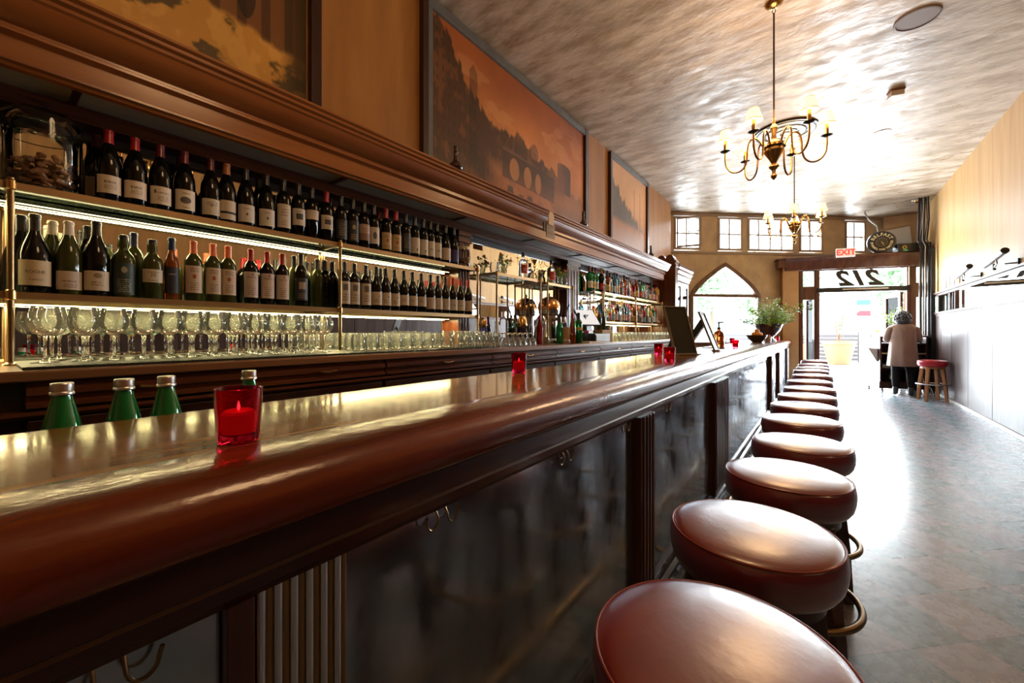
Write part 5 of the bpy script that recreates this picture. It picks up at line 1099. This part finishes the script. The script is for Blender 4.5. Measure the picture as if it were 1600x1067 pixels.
def painting(name_, label, y0, y1, z0, z1, fn, side_w=.085, top_w=.075, w=640, h=300):
    t = thing('framed_painting', label, 'painting', (XL, y0, z0)); T = lambda mb: mb.xf(Matrix.Translation((-XL, -y0, -z0)))
    mb = MB().add([(XL + .02, y0 + side_w, z0), (XL + .02, y1 - side_w, z0), (XL + .02, y1 - side_w, z1 - top_w), (XL + .02, y0 + side_w, z1 - top_w), (XL + .005, y0 + side_w, z0), (XL + .005, y1 - side_w, z0), (XL + .005, y1 - side_w, z1 - top_w), (XL + .005, y0 + side_w, z1 - top_w)], [(0, 1, 2, 3), (4, 7, 6, 5), (0, 3, 7, 4), (1, 5, 6, 2), (0, 4, 5, 1), (3, 2, 6, 7)])
    mb.uv = [(0, 0), (1, 0), (1, 1), (0, 1)] * 2
    m = bpy.data.materials.new('canvas_' + name_); m.use_nodes = True; n = m.node_tree.nodes; ti = n.new('ShaderNodeTexImage'); ti.image = paint_image(name_, w, h, fn); b = n['Principled BSDF']; b.inputs['Roughness'].default_value = .38; b.inputs['Specular IOR Level'].default_value = .4
    m.node_tree.links.new(ti.outputs[0], b.inputs['Base Color']); uvn = n.new('ShaderNodeUVMap'); uvn.uv_map = 'UVMap'; m.node_tree.links.new(uvn.outputs[0], ti.inputs[0])
    part('canvas', T(mb), m, t, 0)
    part('frame_stile', T(MB().box(XL + .001, XL + .05, y0, y0 + side_w * .55, z0, z1)), M['dark_wood'], t, 0, bevel=.004); part('frame_stile', T(MB().box(XL + .001, XL + .04, y0 + side_w * .55, y0 + side_w, z0, z1 - top_w)), M['grey_frame'], t, 0)
    part('frame_stile', T(MB().box(XL + .001, XL + .05, y1 - side_w * .8, y1, z0, z1)), M['dark_wood'], t, 0, bevel=.004)
    part('frame_top', T(MB().box(XL + .001, XL + .045, y0 + side_w * .55, y1 - side_w * .8, z1 - top_w, z1)), M['grey_frame'], t, 0, bevel=.004)
painting('ruin_scene', 'ochre painting of ruins and shadowed ground above the cornice at upper left', -1.2, 1.345, 2.41, 3.95, ruin)
painting('river_scene', 'large orange dusk painting of a river bridge in a grey-topped frame', 2.171, 5.076, 2.41, 3.95, river, .11, .085, 900, 420)
painting('dusk_scene', 'smaller orange dusk painting nearest the windows, the last of the three', 5.813, 7.517, 2.41, 3.95, dusk, .09, .08)

# ================================================================== CHANDELIERS
def make_chandelier(loc, label, rot0):
    t = thing('chandelier', label, 'chandelier', loc, rot0, 'brass chandeliers'); Z = -1.22   # hub height below the ceiling
    part('canopy', MB().lathe([(.0005, -.045), (.02, -.045), (.05, -.03), (.065, -.012), (.068, 0), (.0005, 0)], 32), M['brass'], t)
    part('rod', MB().tube([(0, 0, -.09), (0, 0, Z + .22)], .007, 10).tube([(.012 * math.cos(a), 0, -.065 + .022 * math.sin(a)) for a in [2 * PI * i / 14 for i in range(14)]], .003, 6, closed=True), M['dark_bronze'], t)
    part('hub', MB().lathe([(.0005, Z + .26), (.012, Z + .25), (.010, Z + .21), (.024, Z + .19), (.026, Z + .16), (.016, Z + .13), (.020, Z + .08), (.045, Z + .06), (.055, Z + .035), (.05, Z + .01), (.07, Z - .0), (.075, Z - .02), (.045, Z - .07), (.028, Z - .10), (.018, Z - .12), (.032, Z - .135), (.04, Z - .15), (.014, Z - .18), (.012, Z - .20), (.024, Z - .225), (.016, Z - .245), (.0005, Z - .26)], 30), M['brass'], t)
    for k in range(6):
        a = 2 * PI * k / 6; c, s = math.cos(a), math.sin(a)
        pts = []
        ctrl = [(.055, -.0), (.085, .035), (.115, .095), (.155, .125), (.195, .10), (.21, .03), (.215, -.05), (.235, -.125), (.285, -.165), (.345, -.155), (.385, -.10), (.395, -.03), (.395, .035)]
        P = [Vector((x * .36 / .395, 0, z * .92)) for x, z in ctrl]
        for i in range(len(P) - 1):      # smooth the arm
            p0, p1, p2, p3 = P[max(i - 1, 0)], P[i], P[i + 1], P[min(i + 2, len(P) - 1)]
            for f in (0, .33, .66):
                q = .5 * ((2 * p1) + (p2 - p0) * f + (2 * p0 - 5 * p1 + 4 * p2 - p3) * f * f + (3 * p1 - p0 - 3 * p2 + p3) * f ** 3); pts.append(q)
        pts.append(P[-1])
        am = part('arm', MB().tube([(p.x * c, p.x * s, Z + p.z) for p in pts], .0075, 8), M['brass'], t)
        cx, cy_ = .36 * c, .36 * s
        part('drip_pan', MB().lathe([(.0005, 0), (.014, 0), (.036, .010), (.040, .014), (.012, .012), (.0005, .012)], 20, (cx, cy_, Z + .03)), M['dark_bronze'], am)
        part('candle_sleeve', MB().lathe([(.013, 0), (.013, .095), (.0005, .095)], 14, (cx, cy_, Z + .042)), M['brass'], am)
        part('bulb', MB().ball((cx, cy_, Z + .165), .016, 8, (1, 1, 1.6)), M['bulb'], am)
        sh = part('lamp_shade', MB().lathe([(.064, 0), (.036, .098)], 28, (cx, cy_, Z + .125)), M['shade'], am)
        part('shade_trim', MB().lathe([(.0650, -.002), (.0655, .004), (.0640, .006)], 28, (cx, cy_, Z + .125)).lathe([(.0365, .094), (.037, .099), (.0355, .100)], 28, (cx, cy_, Z + .125)), M['shade_trim'], sh)
    part('collar', MB().lathe([(.05, Z - .02), (.085, Z + .005), (.09, Z + .015), (.055, Z + .02)], 6), M['dark_bronze'], t)
    l = light('chandelier_light', 'POINT', (loc[0], loc[1], CEIL + Z + .34), LAMP, (1, .62, .30), .30)
    return t
LAMP = 21
make_chandelier((-.315, 4.05, CEIL), 'six-armed brass chandelier with lit cream shades, the nearer one', .22)
make_chandelier((-.308, 7.16, CEIL), 'six-armed brass chandelier with lit cream shades, the farther one before the windows', .55)
make_chandelier((-.30, .95, CEIL), 'added unseen six-armed brass chandelier above the near end of the bar', .1)  # third chandelier, out of view, added for warm light at the near end

# ================================================================== DOOR END: SIGNS, CLOCK, CABLES
t = thing('exit_sign', 'white exit sign with red letters on the front of the door cornice', 'sign', (*vp(.86, -.20), 2.845), ang - .12)
part('housing', MB().box(-.165, .165, -.03, .03, 0, .19), M['exit_body'], t, 0, bevel=.01)
part('lettering', text_mb('EXIT', .165, .004, offset=.006).xf(Matrix.Translation((0, -.032, .095)) @ Matrix.Rotation(PI / 2, 4, 'X')), M['exit_red'], t, 0)
part('bracket', MB().box(-.05, .05, .03, .06, .05, .12), M['white_trim'], t, 0)
t = thing('round_clock', 'round black advertising clock lettered BELFAST SPARKLING WATER on the door cornice', 'clock', (1.03, 11.78, 3.145), math.radians(3))
dc = t
RX = Matrix.Rotation(PI / 2, 4, 'X')
part('case', MB().lathe([(.0005, -.07), (.20, -.07), (.235, -.05), (.24, 0), (.235, .035), (.215, .045), (.0005, .045)], 56).xf(Matrix.Rotation(PI / 2, 4, 'X')), mat('clock_case', (.10, .10, .12), .2, metal=.5), t)
part('face', MB().lathe([(.0005, .046), (.212, .046), (.215, .044)], 56).xf(RX), M['blackish'], t)
part('dial', MB().lathe([(.0005, .0475), (.105, .0475), (.11, .046)], 40).xf(RX), mat('clock_dial', (.055, .05, .035), .4), t)
def arc_text(s, r, a_mid, da, size, flip=False):
    mb = MB(); n = len(s)
    for i, ch in enumerate(s):
        if ch == ' ': continue
        a = a_mid + (-1 if not flip else 1) * (i - (n - 1) / 2) * da
        g = text_mb(ch, size, .002, offset=.003); rot = a - PI / 2 if not flip else a + PI / 2
        g.xf(Matrix.Translation((r * math.cos(a), r * math.sin(a), .0485)) @ Matrix.Rotation(rot, 4, 'Z')); mb.add(g.v, g.f)
    return mb.xf(RX)
part('lettering', arc_text('BELFAST', .160, PI / 2, .36, .085), M['cream_ink'], t, 0)
part('lettering', arc_text('SPARKLING WATER', .162, -PI / 2, .225, .055, True), M['cream_ink'], t, 0)
tk = MB()
for i in range(12): a = i * PI / 6; tk.ball((.088 * math.cos(a), .088 * math.sin(a), .049), .006, 5)
part('hour_marks', tk.xf(RX), M['gold_ink'], t)
part('hour_hand', MB().box(-.006, .006, -.05, .01, .050, .052).xf(RX @ Matrix.Rotation(.75, 4, 'Z')), M['gold_ink'], t, 0); part('minute_hand', MB().box(-.005, .005, -.08, .012, .053, .055).xf(RX @ Matrix.Rotation(.42, 4, 'Z')), M['gold_ink'], t, 0)
part('stand', MB().box(-.10, .10, -.03, .05, -.245, -.20), M['blackish'], t, 0)
t = thing('poster_board', 'pale framed board leaning in the corner above the door behind the clock', 'board', (1.36, 12.4, 2.93), .05)
fR = Matrix.Rotation(-.12, 4, 'Y') @ Matrix.Rotation(.18, 4, 'X')
part('board', MB().box(-.24, .24, -.012, .012, .05, .58).xf(fR), mat('pale_board', (.62, .66, .72), .4), t, 0)
f = MB(); 
for q in ((-.28, .28, 0, .05), (-.28, .28, .58, .62), (-.28, -.24, .05, .58), (.24, .29, .05, .58)): f.box(q[0], q[1], -.025, .02, q[2], q[3])
part('frame', f.xf(fR), mat('tan_wood', (.34, .22, .13), .5), t, 0)
t = thing('audio_shelf', 'long black equipment case with small coloured stickers on the cornice right of the clock', 'equipment case', (1.52, 11.86, 2.90), ang)
part('case', MB().box(-.28, .26, -.10, .12, 0, .17), M['blackish'], t, 0, bevel=.008)
for i, (x, c_) in enumerate(((-.17, (.55, .42, .05)), (.10, (.55, .42, .05)))): part('sticker', MB().lathe([(.022, 0), (.022, .003), (.036, .003), (.036, 0)], 20).xf(Matrix.Translation((x, -.101, .085)) @ RX), mat('yellow_sticker', c_, .5), t)
part('sticker', MB().box(-.19, -.12, -.104, -.10, .012, .035), mat('green_sticker', (.05, .5, .3), .5), t, 0, label='small green sticker'); part('sticker', MB().box(.07, .12, -.104, -.10, .012, .035), mat('red_sticker', (.7, .05, .05), .5), t, 0, label='small red sticker')
rnd = random.Random(4)
for i in range(7):
    x0 = 1.60 + i * .022; y0 = 11.70 + (i % 3) * .03
    o = part('cable', MB().tube([(x0, y0, CEIL), (x0 + rnd.uniform(-.02, .02), y0, 3.5), (x0 - .02, y0, 3.1), (x0 + .01, y0 - .10, 2.95), (x0 + .0, y0 - .14, 2.8), (x0 + rnd.uniform(-.012, .012), y0 - .14, 2.0), (x0 + rnd.uniform(-.012, .012), y0 - .14, 1.0), (x0, y0 - .14, .02)], .009 if i % 2 else .013, 8), M['blackish'] if i != 3 else M['steel'], None)
    tag(o, 'black cable in the corner by the door, %s from the left' % ORD[i] if i != 3 else 'pale grey cable among the black cables beside the door', 'cable', 'cables in the corner by the door' if i != 3 else None)
o = part('cable_duct', MB().box(1.74, 1.805, 11.50, 11.60, 0, 2.9), M['blackish'], None, 0, bevel=.006); tag(o, 'tall black cable duct standing between the door frame and the wainscot', 'cable duct')
o = part('conduit', MB().tube([(.80, 12.3, CEIL), (.80, 12.3, CEIL - .05), (.86, 12.2, 3.75), (.98, 12.0, 3.55), (1.0, 11.95, 3.3), (1.0, 11.95, 2.93)], .014, 10), M['steel'], None); tag(o, 'bent grey metal conduit running from the ceiling down behind the clock', 'conduit')
o = part('wall_pipe', MB().tube([(*vp(2.02, -.03), 2.9), (*vp(2.02, -.03), 2.5), (*vp(2.02, -.03), 2.22)], .016, 10), M['old_brass'], None); tag(o, 'short bronze pipe hanging before the right door post', 'pipe')
# small framed cards on the right wall
for i in range(4):
    y = 9.90 + i * .30; t = thing('wall_card', 'small pale framed card above the mirror rail, %s from the door end' % ORD[3 - i], 'picture', (XR - .002, y, 2.03), 0, 'four framed cards on the right wall')
    part('frame', MB().box(-.014, 0, 0, .22, 0, .20), M['brass'] if i == 0 else M['white_trim'], t, 0); part('print', MB().box(-.016, -.014, .025, .195, .025, .175), mat('card_print', (.09, .11, .15), .4), t, 0)
# swing arm picture lights
def wall_lamp(y, z, d):
    t = thing('wall_lamp', 'tubular white wall lamp on a black swing arm, ' + d, 'lamp', (XR, y, z), 0, 'swing arm lamps on the right wall')
    part('wall_plate', MB().box(-.02, 0, -.03, .03, -.05, .05), M['blackish'], t, 0, bevel=.004)
    part('arm', MB().tube([(-.02, 0, 0), (-.10, .03, 0), (-.12, .33, -.01)], .008, 8).tube([(-.12, .33, -.04), (-.12, .33, .04)], .016, 10).tube([(-.12, .33, .0), (-.15, .10, .02), (-.16, .08, .06)], .008, 8), M['blackish'], t)
    part('tube_shade', MB().tube([(-.16, -.16, .12), (-.16, .50, .04)], .032, 16), M['white_trim'], t); part('end_cap', MB().tube([(-.16, -.21, .126), (-.16, -.16, .12)], .036, 16), M['blackish'], t)
wall_lamp(7.35, 2.03, 'the nearer of the two'); wall_lamp(8.75, 2.03, 'the farther, beside the framed cards')

# ================================================================== HOST STAND AND PERSON
hs = thing('host_stand', 'dark wooden host stand on casters with open shelves, in front of the doorway', 'host stand', (.955, 11.15, 0), math.radians(20))
hw, hd = .78, .58
bd_ = MB().box(0, .03, 0, hd, .08, 1.12); bd_.box(hw - .03, hw, 0, hd, .08, 1.12); bd_.box(0, hw, hd - .02, hd, .08, 1.12); bd_.box(-.02, hw + .02, -.02, hd + .02, .08, .22)
part('carcass', bd_, M['dark_wood'], hs, 0, bevel=.004)
for z in (.46, .78, .98): part('shelf', MB().box(.03, hw - .03, .0, hd - .02, z, z + .022), M['dark_wood'] if z != .78 else M['cardboard'], hs, 0)
part('shelf', MB().box(.03, hw - .03, .0, hd - .02, .20, .222), M['dark_wood'], hs, 0)
for z0, z1 in ((.30, .66), (.86, 1.05)): part('side_panel', MB().box(-.006, 0, .07, hd - .07, z0, z1), M['mahogany_v'], hs, 0, bevel=.003)
part('top', MB().add([(-.03, -.04, 1.12), (hw + .03, -.04, 1.12), (hw + .03, hd + .03, 1.20), (-.03, hd + .03, 1.20), (-.03, -.04, 1.145), (hw + .03, -.04, 1.145), (hw + .03, hd + .03, 1.225), (-.03, hd + .03, 1.225)], [(0, 3, 2, 1), (4, 5, 6, 7), (0, 1, 5, 4), (1, 2, 6, 5), (2, 3, 7, 6), (3, 0, 4, 7)]), M['dark_wood'], hs, 0)
part('menu_pocket', MB().add([(-.17, .08, .90), (-.02, .08, .62), (-.005, .08, .62), (-.005, .08, .88), (-.17, .36, .90), (-.02, .36, .62), (-.005, .36, .62), (-.005, .36, .88)], [(0, 1, 2, 3), (7, 6, 5, 4), (0, 4, 5, 1), (1, 5, 6, 2), (2, 6, 7, 3), (3, 7, 4, 0)]), mat('pale_pocket', (.45, .44, .42), .5), hs, 0, label='pale grey menu pocket')
for x in (.05, hw - .05):
    for y in (.04, hd - .04):
        c = part('caster', MB().tube([(x - .012, y, .032), (x + .012, y, .032)], .032, 16), M['blackish'], hs); part('fork', MB().box(x - .018, x + .018, y - .008, y + .02, .035, .085), M['steel'], c, 0)
hp = hs.matrix_basis
def on_stand(x, y, z): m = Matrix.Translation((.955, 11.15, 0)) @ Matrix.Rotation(math.radians(20), 4, 'Z'); p = m @ Vector((x, y, z)); return tuple(p)
bottle('bordeaux', M['btl_olive'], 'black', [(.04, .12, 1.1, 'whitelab')], on_stand(.24, .12, .223), 'green wine bottle with pale label on the lowest shelf of the host stand', None, .95, simple=True)
for i in range(5):
    o = part('folded_menu', MB().box(-.10, .10, -.12, .12, 0, .018), M['paper'] if i % 2 else M['board'], None, 0, loc=(*on_stand(.22, .17, 0)[:2], .483 + i * .0185)); tag(o, 'folded menu in the host stand stack, %s from the bottom' % ORD[i], 'menu', 'menus stacked in the host stand')
t = thing('amber_tea_light', 'small amber glass light on the left of the host stand top', 'candle', on_stand(.10, .32, 1.212)); part('glass', MB().lathe([(.0005, 0), (.03, 0), (.034, .06)], 20), M['btl_amber'], t); part('flame', MB().ball((0, 0, .03), .010, 6), M['flame'], t)
t = thing('leafy_branches', 'dark vase of leafy branches on the host stand beside the person\'s head', 'plant', on_stand(.36, .34, 1.21))
part('vase', MB().lathe([(.0005, 0), (.05, 0), (.06, .05), (.04, .10), (.045, .13)], 24), M['blackish'], t)
rnd = random.Random(14); st = MB(); f1 = MB()
for i in range(16):
    a = rnd.random() * 2 * PI; e = Vector((.34 * rnd.random() * math.cos(a), .2 * rnd.random() * math.sin(a), rnd.uniform(.28, .55))); st.tube([(0, 0, .05), e * .5 + Vector((0, 0, .06)), e], .004, 5)
    for j in range(12): leafq(f1, e * rnd.uniform(.55, 1.0) + Vector((rnd.gauss(0, .035),) + (rnd.gauss(0, .03), rnd.gauss(0, .035))), rnd, rnd.uniform(.022, .035), .42)
part('stem', st, M['bark'], t); part('leaves', f1, M['leaf'], t, 0)

def skin_body(name, joints, edges, radii, material, parent, sub=2, root=0):
    me = bpy.data.meshes.new(name); me.from_pydata(joints, edges, []); o = bpy.data.objects.new(name, me); COL.objects.link(o); o.parent = parent
    sk = o.modifiers.new('skin', 'SKIN'); sk.use_smooth_shade = True
    for i, r in enumerate(radii):
        me.skin_vertices[0].data[i].radius = (r, r) if not isinstance(r, tuple) else r
    me.skin_vertices[0].data[root].use_root = True
    ss = o.modifiers.new('sub', 'SUBSURF'); ss.levels = sub; ss.render_levels = sub
    me.materials.append(material); return o
PX, PY = 1.262, 10.86
M['skin'] = mat('skin', (.42, .25, .17), .5); M['coat'] = mat('camel_coat', (.30, .19, .145), .85, noise=((14, 14, 5), (.23, .145, .11), .3, .7, 5), sheen=.3, bump=((30, 30, 6), .3, .004))
M['legging'] = mat('black_leggings', (.010, .009, .011), .8, spec=.15); M['boot'] = mat('black_boot_leather', (.03, .028, .028), .28, coat=.3); M['hair'] = mat('curly_dark_hair', (.025, .023, .025), .45, noise=((40, 40, 40), (.13, .13, .14), .45, .7, 4), bump=((50, 50, 50), 1, .015))
pr = thing('person', 'person with curly dark hair, camel coat and black leggings, back turned, at host stand', 'person', (PX, PY, 0), math.radians(6))
J = []; Eg = []; Rd = []
def jn(p, r, par=None): J.append(p); Rd.append(r); (Eg.append((par, len(J) - 1)) if par is not None else None); return len(J) - 1
pel = jn((0, 0, .84), (.145, .11)); wa = jn((0, .005, 1.0), (.125, .095), pel); ch = jn((0, .0, 1.18), (.15, .10), wa); nb_ = jn((0, .0, 1.33), (.085, .07), ch); nk = jn((0, .015, 1.40), .048, nb_); hd_ = jn((0, .035, 1.475), (.078, .09), nk); ht = jn((0, .045, 1.545), (.07, .085), hd_); nose = jn((0, .125, 1.47), .016, hd_)
for s in (-1, 1):
    sh = jn((s * .165, 0, 1.31), .058, nb_); el = jn((s * .240, .05, 1.06), .043, sh); wr = jn((s * .20, .255, 1.10), .028, el); pm = jn((s * .175, .325, 1.13), (.034, .018), wr)
    hp_ = jn((s * .085, .0, .78), .10, pel); kn = jn((s * .105, .01, .44), .058, hp_); cf = jn((s * .108, -.005, .30), .056, kn); ak = jn((s * .11, -.005, .10), .036, cf); fo = jn((s * .12, .07, .045), .038, ak); to = jn((s * .13, .15, .035), .03, fo)
    for q in range(4):
        b0 = jn((s * (.150 + q * .016), .365, 1.135), .0085, pm); b1 = jn((s * (.148 + q * .017), .395 - abs(q - 1) * .006, 1.128), .0078, b0); jn((s * (.148 + q * .016), .410 - abs(q - 1) * .008, 1.112), .007, b1)
    th = jn((s * .140, .33, 1.128), .009, pm); jn((s * .122, .352, 1.120), .008, th)
skin_body('body', J, Eg, Rd, M['skin'], pr, 2)
for s in (-1, 1):
    skin_body('legging', [(s * .075, 0, .86), (s * .09, .0, .70), (s * .105, .01, .46), (s * .108, -.006, .32), (s * .11, -.005, .13)], [(0, 1), (1, 2), (2, 3), (3, 4)], [(.10, .10), (.105, .10), (.070, .070), (.068, .068), (.048, .048)], M['legging'], pr, 2)
    skin_body('boot', [(s * .11, -.008, .19), (s * .11, -.008, .10), (s * .112, -.012, .045), (s * .122, .07, .040), (s * .132, .155, .032)], [(0, 1), (1, 2), (2, 3), (3, 4)], [(.052, .052), (.046, .05), (.042, .045), (.040, .036), (.032, .028)], M['boot'], pr, 2)
def loft(rings, n=40, wav=None):
    mb = MB()
    for j, (z, rx, ry, oy) in enumerate(rings):
        for i in range(n):
            a = 2 * PI * i / n; w = 1 + (wav[j] * math.sin(a * 7 + .6) if wav else 0)
            mb.v.append((rx * w * math.cos(a), ry * w * math.sin(a) + oy, z))
    for j in range(len(rings) - 1):
        for i in range(n): mb.f.append((j * n + i, j * n + (i + 1) % n, (j + 1) * n + (i + 1) % n, (j + 1) * n + i))
    return mb
cr = [(.565, .222, .18, .01), (.57, .228, .186, .01), (.70, .218, .178, .005), (.85, .208, .168, 0), (1.0, .196, .152, 0), (1.12, .192, .145, 0), (1.22, .190, .142, -.003), (1.30, .175, .122, -.005), (1.345, .155, .098, 0), (1.375, .105, .082, .008), (1.40, .072, .070, .012), (1.425, .068, .066, .015), (1.42, .060, .058, .015)]
ct = part('coat', loft(cr, 48, [.05, .05, .04, .03, .02, .012, .008, .0, 0, 0, 0, 0, 0]), M['coat'], pr, 60)
for s in (-1, 1): skin_body('sleeve', [(s * .150, 0, 1.31), (s * .195, .0, 1.26), (s * .240, .03, 1.06), (s * .215, .17, 1.085), (s * .200, .25, 1.10)], [(0, 1), (1, 2), (2, 3), (3, 4)], [.068, .070, .056, .048, .042], M['coat'], ct, 2)
part('back_seam', MB().tube([(0, -.137, 1.32), (0, -.148, 1.1), (0, -.160, .9), (.004, -.172, .58)], .004, 6), M['coat'], ct)
hr = MB(); rnd = random.Random(2)
hr.ball((0, .03, 1.50), .118, 16, (1, .98, 1.02)).ball((0, -.015, 1.44), .115, 14, (1.08, .8, .8))
for i in range(150):
    a = rnd.random() * 2 * PI; ph = rnd.uniform(-.75, 1.5); r = .112; c = Vector((math.cos(a) * math.cos(ph) * r, math.sin(a) * math.cos(ph) * r * .95, math.sin(ph) * r))
    if c.y > .05 and c.z < .05: continue
    hr.ball((c.x * (1.12 if c.z < 0 else 1), .02 + c.y, 1.495 + c.z * (1.1 if c.z < 0 else 1)), rnd.uniform(.016, .026), 5, (1, 1, rnd.uniform(.9, 1.5)))
part('hair', hr, M['hair'], pr, 60)
for s in (-1, 1): part('ear', MB().ball((s * .083, .04, 1.475), .02, 8, (.5, 1, 1.4)), M['skin'], pr); part('eye', MB().ball((s * .03, .122, 1.50), .009, 6), M['blackish'], pr)
part('mouth', MB().tube([(-.022, .118, 1.43), (0, .124, 1.428), (.022, .118, 1.43)], .004, 6), mat('lips', (.4, .12, .1), .5), pr)
o = part('power_cord', MB().tube([(1.52, 11.32, .9), (1.55, 11.30, .5), (1.60, 11.2, .25), (1.70, 11.2, .12), (1.73, 11.2, .012), (1.6, 11.25, .012)], .006, 8), M['paper'], None); tag(o, 'thin pale power cord hanging between the host stand and the oak-legged stool', 'cord')
